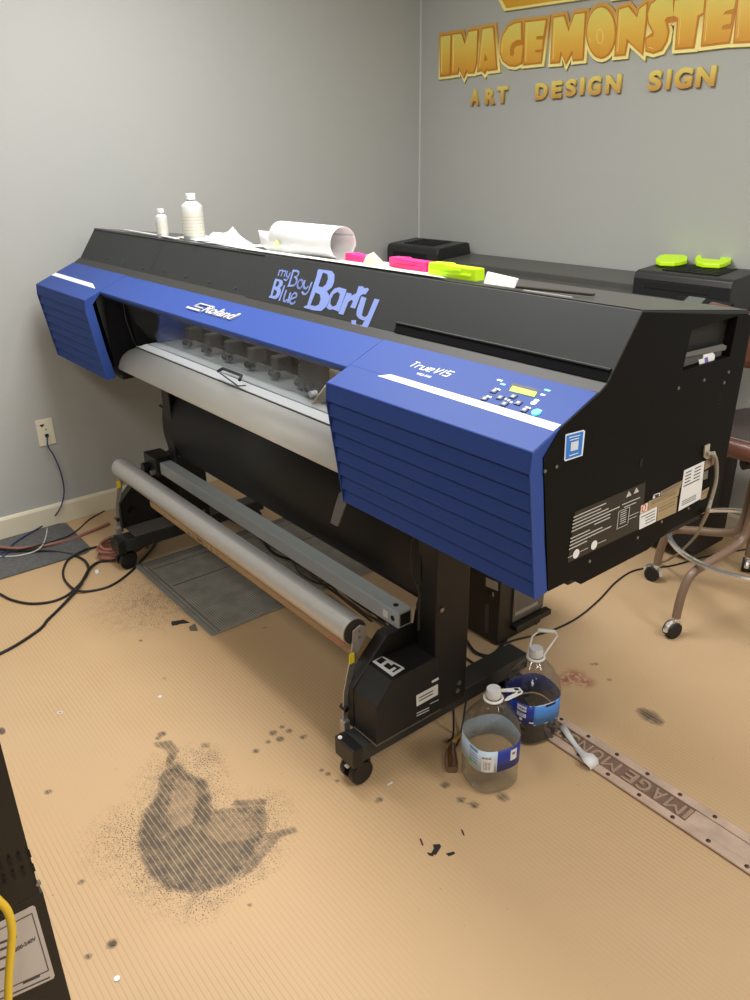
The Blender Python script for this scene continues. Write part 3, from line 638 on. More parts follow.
# --- take-up unit
plate = [(.997, .14), (1.0, .268), (1.118, .3845), (1.214, .3845), (1.222, .425), (1.285, .44), (1.32, .40), (1.33, .14)]
for x in (-1.362, -2.985):
    pl_ = MB().profx(plate, x, x+.004).build('side_plate', black, PR)
    for (y0, z0), (y1, z1) in zip(plate[:3], plate[1:4]):
        d = Vector((0, y1-y0, z1-z0)).normalized(); n_ = Vector((0, -d.z, d.y))*-.003
        MB().prism([(x, y0, z0), (x-.038 if x > -2 else x+.038, y0, z0), (x-.038 if x > -2 else x+.038, y1, z1), (x, y1, z1)], n_).build('plate_flange', mat('flange_black', (38, 38, 38), .42), pl_, bevel=.001)
    for z in (.24, .19, .15): MB().cyl((x-.02 if x > -2 else x+.02, .995, z), (x-.02 if x > -2 else x+.02, .991, z), .0035, 8).build('screw', screwm, pl_)
MB().box(-2.985, -2.875, 1.02, 1.32, .1372, .1425).build('bracket_plate', mat('bracket_grey', (96, 93, 88), .45, noise=.08), PR, bevel=.001)
MB().cyl((-2.981, 1.06, .21), (-2.955, 1.06, .21), .016, 14).build('plate_knob', blackgl, PR)
mb_ = MB().profx([(.998, .146), (1.0, .268), (1.052, .326), (1.214, .327), (1.226, .146)], -1.356, -1.26).build('motor_box', black, PR, bevel=.002)
MB().profx([(.996, .143), (.998, .147), (1.228, .147), (1.228, .143)], -1.357, -1.258).build('box_rim', mat('rim_tan', (90, 82, 70), .4), mb_)
def boxp(px, nm, m, z=None, x=-1.2598, th=.0006):
    P = [FX(u, v, x) for u, v in px] if z is None else [FZ(u, v, z) for u, v in px]
    return MB().prism(P, (th, 0, 0) if z is None else (0, 0, th)).build(nm, m, mb_)
boxp([(416.2, 695.5), (437.8, 684), (437.8, 694.5), (416.5, 706.5)], 'rating_label', white)
for r in range(2): boxp([(419, 697.5+r*3), (433, 690+r*3), (433, 691+r*3), (419, 698.5+r*3)], 'fine_print', inkm, x=-1.259)
boxp([(431.5, 681), (438.5, 677.2), (438.5, 679.6), (432, 683)], 'small_label', white)
for r in range(2): boxp([(416.5, 713+r*2.5), (429, 707+r*2.5), (429, 708+r*2.5), (416.5, 714+r*2.5)], 'fine_print', pale)
boxp([(430, 703.4), (438.5, 699.4), (438.5, 700), (430, 704.2)], 'fine_print', pale)
# white switch legend on the top of the box
for px in ([(371.5, 661), (379.5, 656.2), (382, 657), (374, 662)], [(371.5, 661), (373.5, 659.5), (394.5, 673.5), (392.5, 676.5)], [(382, 656), (383, 658), (404.5, 669.5), (403, 667)], [(392.5, 676.5), (392, 673.5), (403, 667), (404.8, 668.6)], [(380.5, 664.5), (383, 666), (388, 662.5), (386, 660.5)], [(386, 661), (388.5, 660), (394, 663.5), (391.5, 665.5)], [(389.5, 670), (392, 671.5), (396.5, 668.5), (394.5, 667)]):
    boxp(px, 'switch_legend', white, z=.3275)
# silver roll, arms
RA = Vector((0, 1.032, .421)); RR = .0385
rl = MB().cyl((-2.955, RA.y, RA.z), (-1.388, RA.y, RA.z), RR, 40).build('dancer_roll', silver, PR, smooth=True)
MB().cyl((-1.389, RA.y, RA.z), (-1.386, RA.y, RA.z), RR*.93, 32).build('roll_end', mat('roll_end_dark', (50, 48, 46), .4, .3), rl)
for x, s_ in ((-1.384, 1), (-2.962, -1)):
    arm = [(1.045, .44), (1.062, .43), (1.066, .40), (1.035, .36), (.998, .24), (.992, .145), (.978, .15), (.983, .25), (1.015, .375), (1.020, .43)]
    am = MB().profx(arm, x, x+.005).build('roll_arm', zinc, PR, bevel=.001)
    MB().box(x-.004, x+.018, .972, .992, .128, .165).build('arm_foot', zinc, am, bevel=.002)
    MB().box(x+.005, x+.008, 1.004, 1.020, .335, .365).build('yellow_label', mat('yellow_sticker', (235, 215, 40), .5), am)
    for z in (.423, .405): MB().cyl((x+.005, 1.04, z), (x+.007, 1.04, z), .004, 8).build('screw', screwm, am)
    MB().cyl((x-.01, .985, .20), (x+.014, .985, .20), .008, 8).build('arm_pin', blackgl, am)
# grey square bar
br = MB()
br.box(-2.87, -1.362, 1.160, 1.210, .386, .436)
bar = br.build('support_bar', steelg, PR, bevel=.003)
MB().box(-1.3615, -1.3605, 1.167, 1.203, .393, .429).build('bar_opening', mat('vent_dark', (5, 5, 5), .8), bar)
MB().cyl((-1.40, 1.185, .436), (-1.40, 1.185, .4368), .008, 16).build('bar_hole', mat('vent_dark', (5, 5, 5), .8), bar)
MB().cyl((-1.385, 1.160, .411), (-1.385, 1.1592, .411), .008, 16).build('bar_hole', mat('vent_dark', (5, 5, 5), .8), bar)
MB().box(-1.425, -1.405, 1.159, 1.160, .40, .421).build('bar_label', white, bar)
MB().box(-3.05, -2.87, 1.165, 1.205, .391, .431).build('bar_end_piece', silver, bar, bevel=.003)
MB().box(-2.99, -2.86, 1.145, 1.225, .372, .452).build('bar_clamp', blackgl, bar, bevel=.006)
MB().cyl((-2.95, 1.145, .40), (-2.95, 1.12, .40), .018, 16).build('clamp_knob', blackgl, bar)
MB().cyl((-2.89, 1.145, .39), (-2.89, 1.13, .39), .011, 16).build('clamp_knob', zinc, bar)
# lever under the right module, hanging cable with plug
MB().prism([FY(u, v, 1.075) for u, v in ((339, 492), (347, 494), (345.5, 505), (337.5, 527), (330, 523), (334, 508))], (0, .006, 0)).build('lever', mat('grey_lever', (84, 88, 92), .4), PR, bevel=.002)
MB().tube(spline([FY(u, v, 1.16) for u, v in ((418, 534), (413, 540), (411, 555), (413, 575), (419, 592), (419, 612), (418.5, 630))], 6), .0028, 8).build('sensor_cable', rubber, PR)
MB().cyl((-2.868, 1.215, .655), (-2.91, 1.215, .655), .006, 10).build('peg', blackgl, PR)
# cable socket on the side with the grey lead
sk = sidepoly([(704, 446), (709, 443.5), (708, 453), (714, 451), (715, 455), (706, 459), (703, 457)], 'cable_clamp', mat('beige_metal', (190, 186, 165), .4, .4), x=-.776, th=.003)
gc = [FX(707, 454, -.77), FX(712, 454, -.768), FX(716, 461, -.768), FX(716, 480, -.768), FX(711, 500, -.768), FX(706.5, 514, -.768), FZ(701, 526, .58), FZ(695, 537, .42), FZ(680, 552, .20), FZ(668, 560, .06), FZ(660, 563, .008), FZ(654, 567, .006)]
tag(MB().tube(spline(gc, 8), .0045, 8).build('power_lead', mat('grey_cord', (142, 134, 118), .5)), 'pale grey lead hanging from the side of the printer to the floor by the stool', 'cable')
# ================================================================ THINGS ON THE PRINTER
def ztop(y): return 1.3105-.12*(y-1.232)
def topP(u, v, dz=0):
    p = onpl(u, v, (0, 1.232, 1.3105+dz), (0, .12, 1))
    if p.y < 1.237: p.z -= .12*(1.237-p.y); p.y = 1.237
    return p
TE2 = Vector((0, 1, -.12)).normalized()
bt = mat('milky_bottle', (190, 193, 190), .35, noise=.03); btl = mat('bottle_label_white', (206, 204, 192), .5)
def bottle(u, v, r, h, neck, label, lbl):
    p = topP(u, v); t = thing('plastic_bottle', p, label, 'bottle')
    b_, rings = MB().lathe([(r*.9, 0), (r, .006), (r, h*.72), (r*.92, h*.76), (r*.5, h*.84), (neck, h*.85), (neck, h*.88)], p, 28); b_.capring(rings[0][::-1]); b_.capring(rings[-1])
    b_.build('bottle_body', bt, t, smooth=True)
    b_, rings = MB().lathe([(neck*1.25, h*.87), (neck*1.25, h*.99), (neck*1.1, h), (0.0005, h)], p, 24); b_.build('cap', white, t, smooth=True)
    if lbl == 'band':
        b_, _ = MB().lathe([(r*1.01, h*.12), (r*1.01, h*.62)], p, 28); lb2 = b_.build('bottle_label', btl, t, smooth=True)
        for k in range(6):
            b_, _ = MB().lathe([(r*1.015, h*(.16+k*.07)), (r*1.015, h*(.168+k*.07))], p, 28); b_.build('label_rule', mat('label_cream', (172, 166, 148), .5), lb2)
    else:
        b_, _ = MB().lathe([(r*1.01, h*.15), (r*1.01, h*.55)], p, 28); b_.build('bottle_label', btl, t, smooth=True)
bottle(163.5, 237.8, .021, .098, .010, 'small white capped bottle at the left end of the printer top', 'plain')
bottle(195, 240.5, .038, .158, .014, 'tall milky round shouldered bottle on the printer top, beside the smaller one', 'band')
# thin white spatula
p0, p1 = topP(126, 231.5), topP(176, 240)
d = (p1-p0); s_ = Vector((0, 1, -.12)).normalized()*.012
tag(MB().prism([p0-s_+Vector((0, 0, .004)), p1-s_+Vector((0, 0, .003)), p1+s_+Vector((0, 0, .003)), p0+s_+Vector((0, 0, .004))], (0, 0, .004)).build('flat_scraper', white, bevel=.001), 'thin flat white scraper lying behind the small bottle on the printer', 'scraper')
# paper strips
def sheet_on_top(px, nm, label, m=paper, dz=.0012, curl=0):
    P = [topP(u, v, .0016)+Vector((0, 0, dz)) for u, v in px]
    return tag(MB().prism(P, (0, 0, .0012)).build(nm, m), label, 'paper')
sheet_on_top([(176, 237.5), (205, 235), (262, 250), (262, 256.5), (225, 249)], 'paper_sheet', 'white paper sheet lying under the crumpled plastic film', dz=.0005)
sheet_on_top([(262, 252), (285, 250), (385, 263), (436, 276), (431, 279), (345, 267), (262, 257)], 'paper_strip', 'long white paper strip running under the paper roll to the pink clips', dz=.002)
# crumpled film
b = MB(); rows = []
for i in range(13):
    r_ = []
    for j in range(7):
        u = 203+i*5.2; base = topP(u, 243+i*.45, .002); q = base+TE2*(j-3)*.016+Vector((random.uniform(-.004, .004), 0, 0))
        hh = (.040*math.exp(-((i-2.5)/2.0)**2)+.045*math.exp(-((i-6.2)/1.6)**2)+.012)*(1-abs(j-3)/3.6)*random.uniform(.6, 1.1); r_.append(q+Vector((0, 0, max(.003, hh if i not in (0, 12) else .004))))
    rows.append(r_)
tag(b.sheet(rows).build('plastic_film', clear('milky_film', (240, 242, 244), gloss=.15, rough=.25, body=.55, bodyc=(238, 242, 246)), solid=.0006), 'crumpled milky plastic film heaped behind the tall bottle on the printer', 'plastic film')
# paper roll
pc = topP(345, 255); rr = .045; cz = ztop(1.34)+rr+.004
ra, rb_ = FY(281, 240, 1.335).x, FY(343, 244, 1.335).x
b = MB(); sp2_ = []
for k in range(41):
    t = k/40*2*math.pi*1.12; r2 = rr*(1-.07*k/40); sp2_.append((1.335+r2*math.cos(t-.3), cz+r2*math.sin(t-.3)))
b.sheet([[(ra+.0, y, z) for y, z in sp2_], [(rb_, y, z) for y, z in sp2_]])
b2 = [FZ(264, 249, cz-.02)]
t = tag(b.build('paper_roll', paper, smooth=True, solid=.0012), 'loose white paper roll lying on the printer top, its right end open', 'paper roll')
y0_ = 1.335-rr
MB().sheet([[(ra+.04, y0_+.012, ztop(1.3)+.060), (ra-.055, y0_-.0, ztop(1.3)+.062)], [(ra+.10, y0_+.006, ztop(1.3)+.028), (ra-.035, y0_-.004, ztop(1.3)+.020)], [(ra+.22, y0_+.02, ztop(1.3)+.006), (ra-.01, y0_+.006, ztop(1.3)+.004)]]).build('loose_flap', paper, t, smooth=True, solid=.001)
p = FY(277, 243.5, y0_-.002); MB().prism([p+Vector((-.016, 0, -.008)), p+Vector((.012, 0, -.012)), p+Vector((.014, 0, .004)), p+Vector((-.004, 0, .012))], (0, -.001, 0)).build('yellow_stain', mat('pale_yellow', (232, 226, 160), .7), t)
# clips / squeegees
def clip(u0, u1, vb0, vb1, h, m, label, cat='clip'):
    a, c = topP(u0, vb0), topP(u1, vb1); yy = (a.y+c.y)/2; x0, x1 = a.x, c.x; z = ztop(yy)+.0035; w = .03; xm = (x0+x1)/2
    t = thing('media_clip', (xm, yy, z), label, cat, 'neon clips on the printer top')
    pr = [(x0, yy, z), (x0+.002, yy, z+h*.95), (x0+(x1-x0)*.38, yy, z+h), (x0+(x1-x0)*.42, yy, z+h*.9), (x1-.002, yy, z+h*.88), (x1, yy, z)]
    MB().prism(pr, (0, w, 0)).build('clip_body', m, t, bevel=.002)
    MB().box(x0+(x1-x0)*.1, x0+(x1-x0)*.9, yy-.003, yy, z+h*.3, z+h*.42).build('clip_ridge', m, t)
    MB().box(x0+(x1-x0)*.3, x0+(x1-x0)*.7, yy-.003, yy, z+h*.55, z+h*.7).build('clip_ridge', m, t)
pink = mat('neon_pink', (245, 45, 130), .45); neon = mat('neon_yellow_green', (200, 245, 20), .45, emit=.06)
clip(344, 366, 262, 265, .022, pink, 'short neon pink clip right of the paper roll')
clip(387.5, 427, 269, 274.5, .028, pink, 'longer neon pink clip between the cream paper and the green clip')
clip(428, 475, 276.5, 283.5, .030, neon, 'neon yellow green clip standing on the printer top edge')
# cream paper
b = MB(); rows = []
for i in range(7):
    t_ = i/6; u = 363+t_*44; hgt = .035*math.exp(-((t_-.12)/.16)**2)+.002
    a = topP(u, 264+t_*8.5, .003); rows.append([a+Vector((0, 0, .001)), a+TE2*.012+Vector((0, 0, hgt)), a+TE2*.03+Vector((0, 0, hgt*.5+.001))])
tag(b.sheet(rows).build('cream_paper', mat('cream_paper', (214, 206, 178), .7), smooth=True, solid=.001), 'curled cream paper scrap between the two pink clips', 'paper')
a = topP(475.5, 285.5); c = topP(501.5, 290)
tag(MB().prism([a+Vector((0, 0, .004)), c+Vector((0, 0, .004)), c+Vector((0, .01, .022)), a+Vector((0, .01, .028))], (0, .004, 0)).build('white_tag', paper, bevel=.001), 'small white card standing right of the green clip', 'card')
a = topP(503, 288.5); c = topP(592, 297.5)
tag(MB().prism([a+Vector((0, .003, .002)), c+Vector((0, .000, .002)), c+Vector((0, .010, .002)), a+Vector((0, .014, .002))], (0, 0, .005)).build('flat_bar', mat('dark_bar', (48, 46, 46), .3), bevel=.001), 'thin dark flat bar lying along the printer top edge', 'bar')
a = topP(503, 291.5); c = topP(562, 299)
tag(MB().prism([a+Vector((0, -.006, .002)), c+Vector((0, -.006, .002)), c+Vector((0, -.003, .002)), a+Vector((0, -.003, .002))], (0, 0, .003)).build('bar_highlight', mat('pale_strip', (180, 180, 176), .25), bevel=.0005), 'thin pale strip drawn as the highlight along the dark flat bar', 'strip')  # white highlight of the dark bar put in as a pale strip
# ================================================================ PLOTTER BEHIND
y0 = 2.88
def pz(p): return p
lf = FY(387, 243.5, y0); rf = FY(437.5, 248, y0); zt = (lf.z+rf.z)/2
PX0 = lf.x; bx1 = rf.x; r0 = FY(633, 283, y0).x; PX1 = r0+.55
PL = thing('vinyl_plotter', ((PX0+PX1)/2, y0+.25, 0), 'long charcoal plotter standing behind the printer along the sign wall', 'plotter')
pb = mat('plotter_black', (34, 35, 37), .38, noise=.06); ptop = mat('plotter_top', (80, 80, 77), .4, noise=.08, nscale=10)
def endcap(x0, x1, nm='end_cap'):
    pr = [(y0, zt-.14), (y0-.002, zt-.03), (y0+.006, zt-.006), (y0+.022, zt), (y0+.21, zt+.016), (y0+.235, zt+.010), (y0+.27, zt-.14)]
    o = MB().profx(pr, x0, x1).build(nm, pb, PL, bevel=.006, seg=3)
    for i in range(6):
        yy = y0+.05+i*.025; xx = x0+(x1-x0)*.22
        MB().box(xx+.0, x1-(x1-x0)*.2, yy, yy+.009, zt+.000+.076*(yy-y0), zt+.0035+.076*(yy-y0)).build('cap_rib', mat('rib_dark', (24, 24, 25), .4), o)
    MB().box(x0+(x1-x0)*.13, x1-(x1-x0)*.2, y0-.004, y0+.002, zt-.065, zt-.036).build('cap_slot', mat('vent_dark', (5, 5, 5), .8), o, bevel=.002)
endcap(PX0, bx1); endcap(r0, r0+.42)
MB().profx([(y0+.03, zt-.10), (y0+.03, zt-.062), (y0+.26, zt-.044), (y0+.28, zt-.10)], bx1-.01, r0+.01).build('top_cover', ptop, PL, bevel=.003)
MB().profx([(y0-.08, zt-.16), (y0-.08, zt-.112), (y0+.04, zt-.085), (y0+.04, zt-.16)], PX0+.02, r0+.42).build('front_deck', ptop, PL, bevel=.003)
MB().box(PX0+.01, r0+.42, y0-.06, y0+.23, zt-.32, zt-.12).build('plotter_body', pb, PL, bevel=.006)
# control screen in front of the right cap
def dk(u, v, dz=.002): return onpl(u, v, (0, y0-.08, zt-.112+dz), (0, -.22, 1))
MB().prism([dk(*q, .004) for q in ((673, 303), (688, 292), (735, 297), (728, 311))], (0, 0, .012)).build('control_pod', pb, PL, bevel=.002)
MB().prism([dk(*q, .017) for q in ((680, 304.5), (689, 296.5), (706, 298.5), (699, 306))], (0, 0, .002)).build('screen', mat('lcd_grey', (120, 126, 122), .3), PL)
MB().box(PX0+.3, -1.37, 2.76, 2.98, .06, .56).build('added_dark_basket', mat('dark_basket_fill', (34, 28, 24), .9), PL, bevel=.01)  # dark box added to fill the shadowed area under the plotter
for x in (PX0+.16, -1.72):
    MB().box(x-.04, x+.04, y0+.02, y0+.12, .06, zt-.31).build('plotter_leg', pb, PL, bevel=.004)
    MB().box(x-.04, x+.04, y0-.2, y0+.22, .05, .10).build('plotter_foot', pb, PL, bevel=.004)
    for yy in (y0-.16, y0+.18): MB().cyl((x-.02, yy, .028), (x+.02, yy, .028), .028, 20).build('plotter_caster', rubber, PL)
# neon grips on the right end cap
def capP(u, v, dz=0): return onpl(u, v, (0, y0+.02, zt+dz), (0, -.076, 1))
def neonpiece(px, holes, label):
    P = [capP(u, v, .006) for u, v in px]; o = tag(MB().prism(P, (0, 0, .016)).build('neon_clip', neon, bevel=.003), label, 'clip', 'neon clips on the plotter'); return o
neonpiece([(655.5, 262), (659, 259), (664, 258), (683, 258.5), (687, 260), (686.5, 264), (681, 265.5), (674, 266.5), (660, 266), (656, 264.5)], None, 'left one of two neon yellow clips on the plotter end cap')
neonpiece([(694.5, 262), (697, 258.5), (701, 258.5), (701.5, 262), (719, 263.5), (720.5, 259), (727, 259.5), (731, 261.5), (730.5, 264), (725, 267), (719, 268.5), (702, 267.5), (696, 266)], None, 'notched neon yellow clip right of the other on the plotter end cap')
# ================================================================ STOOL
def leather(name, rgb): return mat(name, rgb, .38, noise=.12, nscale=25, bump=.4, bscale=260, coat=.1)
SCX, SCY = -1.085, 2.59
ST = thing('drafting_stool', (SCX, SCY, 0), 'brown leather drafting stool with tan tube legs and a chrome foot ring', 'stool')
tanp = mat('tan_tube_paint', (126, 104, 88), .35, noise=.06); lea = leather('brown_leather', (98, 62, 50)); seatm = leather('dark_brown_leather', (66, 56, 54))
for k in range(5):
    a = math.radians(-102+72*k); c, s_ = math.cos(a), math.sin(a)
    def rp(r, z): return Vector((SCX+c*r, SCY+s_*r, z))
    lg = MB().tube(spline([rp(.035, .62), rp(.038, .52), rp(.042, .40), rp(.055, .325), rp(.11, .29), rp(.22, .262), rp(.295, .235), rp(.325, .17), rp(.335, .075)], 6), .0155, 12).build('leg', tanp, ST, smooth=True)
    ct = MB().tube([rp(.335, .08), rp(.335, .055)], .012, 10).build('caster', chrome, lg)
    w0 = rp(.345, .030); sd = Vector((-s_, c, 0))
    MB().cyl(w0-sd*.018, w0+sd*.018, .029, 24).build('wheel', rubber, ct)
    MB().tube([w0+Vector((c, s_, 0))*math.cos(t)*.032+Vector((0, 0, math.sin(t)*.032)) for t in [q*math.pi/10 for q in range(11)]], .010, 8).build('wheel_hood', chrome, ct)
MB().tube([(SCX+.285*math.cos(q*math.pi/32), SCY+.285*math.sin(q*math.pi/32), .285) for q in range(64)], .0095, 10, closed=True).build('foot_ring', chrome, ST, smooth=True)
b, rg = MB().lathe([(.0, .50), (.045, .50), (.05, .53), (.05, .56), (.035, .57), (.035, .64)], (SCX, SCY, 0), 24); b.build('hub', blackgl, ST, smooth=True)
MB().cyl((SCX, SCY, .56), (SCX, SCY, .665), .018, 16).build('column', blackgl, ST)
for q in (0,): MB().tube([(SCX, SCY, .60), (SCX-.03, SCY-.06, .60), (SCX-.05, SCY-.09, .595)], .02, 12).build('height_knob', rubber, ST, smooth=True)
SY = SCY+.06
def rsq(a, z=0): return 1/(abs(math.cos(a))**4+abs(math.sin(a))**4)**.25
b, rg = MB().lathe([(.0005, .648), (.19, .648), (.215, .655), (.222, .675), (.218, .70), (.205, .712), (.0005, .716)], (SCX, SY-.06, 0), 48, rsq); sto = b.build('seat', lea, ST, smooth=True, angle=80)
b, rg = MB().lathe([(.0005, .722), (.190, .719), (.2, .714), (.2, .712)], (SCX, SY-.06, 0), 48, rsq); b.build('seat_top', seatm, sto, smooth=True, angle=80)
# backrest: curved pad seen above the printer's rear corner
b = MB(); rows = []
for i in range(17):
    th = math.radians(180+i*130/16); r_ = []
    e = math.sin(math.pi*min(1, max(0, (i+.35)/16.7)))**.45
    for q in range(12):
        a = q*math.pi/6; r_.append(Vector((SCX+(.262+.022*math.cos(a)*e)*math.cos(th), SCY+(.262+.022*math.cos(a)*e)*math.sin(th), 1.045+.088*e*math.copysign(abs(math.sin(a))**.6, math.sin(a)))))
    r_.append(r_[0]); rows.append(r_)
b.sheet(rows); b.build('backrest', lea, ST, smooth=True, angle=80)
for th in (math.radians(238), math.radians(252)):
    MB().tube(spline([(SCX+.15*math.cos(th), SCY+.15*math.sin(th), .652), (SCX+.29*math.cos(th), SCY+.29*math.sin(th), .67), (SCX+.295*math.cos(th), SCY+.295*math.sin(th), .80), (SCX+.285*math.cos(th), SCY+.285*math.sin(th), 1.0)], 6), .01, 10).build('back_support', tanp, ST, smooth=True)
# ================================================================ BLACK TOWER UNIT
TW = thing('computer_tower', (-1.61, 1.86, 0), 'black tower cabinet with a glass side panel standing behind the right printer foot', 'computer tower')
twm = mat('tower_black', (38, 33, 29), .42, noise=.08)
MB().box(-1.745, -1.507, 1.735, 1.965, .006, .47).build('case', twm, TW, bevel=.002)
for xx in (-1.73, -1.52):
    for yy in (1.75, 1.95): MB().cyl((xx, yy, 0), (xx, yy, .007), .01, 10).build('rubber_foot', rubber, TW)
gp = MB().box(-1.507, -1.500, 1.80, 1.962, .075, .46).build('side_window', mat('smoky_glass', (96, 92, 86), .15, noise=.35, nscale=9), TW)
MB().box(-1.4998, -1.4985, 1.81, 1.93, .098, .112).build('window_strip', mat('grey_strip', (150, 146, 138), .4), TW)
MB().box(-1.507, -1.478, 1.80, 1.985, .045, .066).build('lower_flange', twm, TW, bevel=.002)
def tw(px, nm, m): return MB().prism([FY(u, v, 1.7345) for u, v in px], (0, -.001, 0)).build(nm, m, TW)
tw([(486, 577.5), (498, 582.5), (498, 591), (486, 586)], 'white_label', mat('label_cream2', (200, 196, 186), .5))
tw([(486.5, 589), (490.5, 590.5), (490.5, 595), (486.5, 593.5)], 'port', blackgl); tw([(492.5, 592), (494, 592.6), (494, 597), (492.5, 596.4)], 'indicator', pale)
tw([(485.5, 603), (489.5, 604.5), (488.5, 633), (484.8, 631)], 'drive_slot', mat('grey_slot', (72, 72, 72), .4))
MB().box(-1.80, -1.79, 1.735, 1.75, .04, .30).build('white_edge', mat('pale_edge', (190, 185, 175), .5), TW)
# ================================================================ WATER JUGS
jug_clear = clear('clear_jug_plastic', (236, 236, 234), gloss=.075, rough=.05, body=.015, bodyc=(235, 235, 235))
def jugfn(a, z, rot=0.0):
    sq = 1/(abs(math.cos(a+rot))**3.2+abs(math.sin(a+rot))**3.2)**(1/3.2)
    k = 1+(sq-1)*.75*max(0, min(1, (.235-z)/.06))
    if z > .150 and z < .245: k *= 1+.018*math.sin(14*a+z*110)
    return k
def jug(base, label, label_mat, liquid, upright, yaw, hz):
    t = thing('water_jug', base, label, 'jug', 'water jugs by the printer foot')
    R = .0705; s = hz/.292
    prof = [(.030, .010), (.052, .002), (.066, .004), (.071, .014), (R, .028), (R*.985, .040), (R, .055), (R*.985, .068), (R, .078), (R, .150), (R*1.01, .158), (R*.985, .175), (.068, .190), (.060, .208), (.049, .226), (.036, .242), (.024, .254), (.0165, .262), (.0165, .276)]
    P = []
    for i in range(len(prof)-1):
        for k in range(3):
            q = k/3; P.append((prof[i][0]*(1-q)+prof[i+1][0]*q, prof[i][1]*(1-q)+prof[i+1][1]*q))
    P.append(prof[-1]); P = [(r, z*s) for r, z in P]
    b_, rg = MB().lathe(P, base, 64, lambda a, z: jugfn(a, z/s, yaw)); b_.capring(rg[0][::-1])
    b_.build('jug_body', jug_clear, t, smooth=True, angle=70)
    # label wrap
    for a0, a1, m_ in label_mat:
        rows = []
        for q in range(25):
            a = a0+(a1-a0)*q/24; rows.append([Vector(base)+Vector((math.cos(a), math.sin(a), 0))*R*1.012*jugfn(a, .12, yaw)+Vector((0, 0, z*s)) for z in (.080, .149)])
        MB().sheet(rows).build('jug_label', m_, t, smooth=True, solid=.0005)
    if liquid:
        LP = [(.0005, .006), (.05, .006), (.064, .010), (.0675, .03), (.068, liquid), (.0005, liquid)]
        b_, rg = MB().lathe(LP, base, 48, lambda a, z: jugfn(a, .1, yaw)); b_.build('liquid', mat('dark_waste_ink', (16, 12, 10), .5, spec=.15, noise=.2, nscale=12), t, smooth=True, angle=40)
    b_, rg = MB().lathe([(.0185, .266*s), (.0195, .268*s), (.0195, .286*s), (.018, .2915*s), (.0005, .292*s)], base, 32, lambda a, z: 1+.012*(1 if math.sin(a*24) > 0 else -1)); b_.build('cap', mat('translucent_cap', (214, 216, 218), .35), t, smooth=True, angle=50)
    hm = mat('white_handle', (232, 232, 230), .4)
    zc = .262*s; bs = Vector(base)
    MB().tube([bs+Vector((.0235*math.cos(q*math.pi/12), .0235*math.sin(q*math.pi/12), zc)) for q in range(24)], .0038, 8, closed=True).build('handle_ring', hm, t, smooth=True)
    return t, s, hm
J1 = Vector((-1.098, 1.262, 0)); J2 = Vector((-1.150, 1.492, 0))
lw = mat('label_pale_blue', (190, 212, 232), .45, noise=.15, nscale=30); lbv = mat('label_royal_blue', (30, 50, 145), .4); lsky = mat('label_sky_blue', (70, 135, 215), .4, noise=.35, nscale=22)
def ang(x, y): return math.atan2(y, x)
# camera lies towards (+.66,-.75) of the jugs: that is about -49 degrees
CA = math.radians(-49)
t1, s1, hm = jug(J1, 'empty clear water jug with a pale blue label and folded handle, nearer the camera', [(CA-1.75, CA+.28, lw), (CA+.28, CA+1.6, lbv), (CA+1.6, CA+4.53, lw)], 0, False, .3, .296)
t2, s2, _ = jug(J2, 'clear jug half full of dark waste ink with raised handle beside the printer foot', [(CA-1.7, CA+.05, lbv), (CA+.05, CA+1.5, lsky), (CA+1.5, CA+4.58, lbv)], .078, True, .25, .292)
lz = .262*s1; d = RT.copy(); d.z = 0; d.normalize(); pd = Vector((-d.y, d.x, 0))
hd = (d*.9+pd*.35).normalized(); hp = Vector((-hd.y, hd.x, 0))
b = MB(); h0 = J1+Vector((0, 0, lz-.002))
b.prism([h0+hd*.020-hp*.022, h0+hd*.030-hp*.024, h0+hd*.078-hp*.014, h0+hd*.080-hp*.004, h0+hd*.034-hp*.012], (0, 0, .004))
b.prism([h0+hd*.020+hp*.022, h0+hd*.030+hp*.024, h0+hd*.078+hp*.012, h0+hd*.080-hp*.004, h0+hd*.034+hp*.012], (0, 0, .004))
b.prism([h0+hd*.066-hp*.014, h0+hd*.084-hp*.010, h0+hd*.084+hp*.010, h0+hd*.066+hp*.012], (0, 0, .004))
b.build('folded_handle', hm, t1, bevel=.001)
h0 = J2+Vector((0, 0, .262*s2)); up = (Vector((0, 0, 1))+hd*.12+pd*.35).normalized()
MB().tube([h0-d*.022, h0-d*.022+up*.015, h0-d*.016+up*.058+d*.0, h0+d*.006+up*.078, h0+d*.048+up*.070, h0+d*.055+up*.060, h0+d*.026+up*.012, h0+d*.021], .0032, 8).build('raised_handle', hm, t2, smooth=True)
MB().tube([h0-d*.002+up*.076, h0+d*.046+up*.071], .0055, 8).build('grip', hm, t2, smooth=True)
# label printing
def jl(t, base, a, z0, w, h, m_, yaw, s):
    rows = []
    for q in range(5):
        aa = a+(q/4-.5)*w/.073; rows.append([Vector(base)+Vector((math.cos(aa), math.sin(aa), 0))*.0705*1.022*jugfn(aa, .12, yaw)+Vector((0, 0, z*s)) for z in (z0, z0+h)])
    MB().sheet(rows).build('label_print', m_, t, solid=.0003)
ink2 = mat('print_grey', (110, 110, 118), .5)
jl(t1, J1, CA-.05, .084, .030, .050, white, .3, s1)
for k in range(6): jl(t1, J1, CA-.08, .090+k*.0045, .018, .0022, ink2, .3, s1)
jl(t1, J1, CA-.10, .125, .022, .005, ink2, .3, s1)
for k in range(4): jl(t1, J1, CA-.62, .100+k*.009, .030, .0022, mat('print_blue', (70, 100, 160), .5), .3, s1)
jl(t1, J1, CA-.75, .088, .014, .010, mat('leaf_green', (130, 200, 90), .5), .3, s1); jl(t1, J1, CA-.62, .136, .030, .010, mat('print_sky', (110, 160, 215), .5), .3, s1)
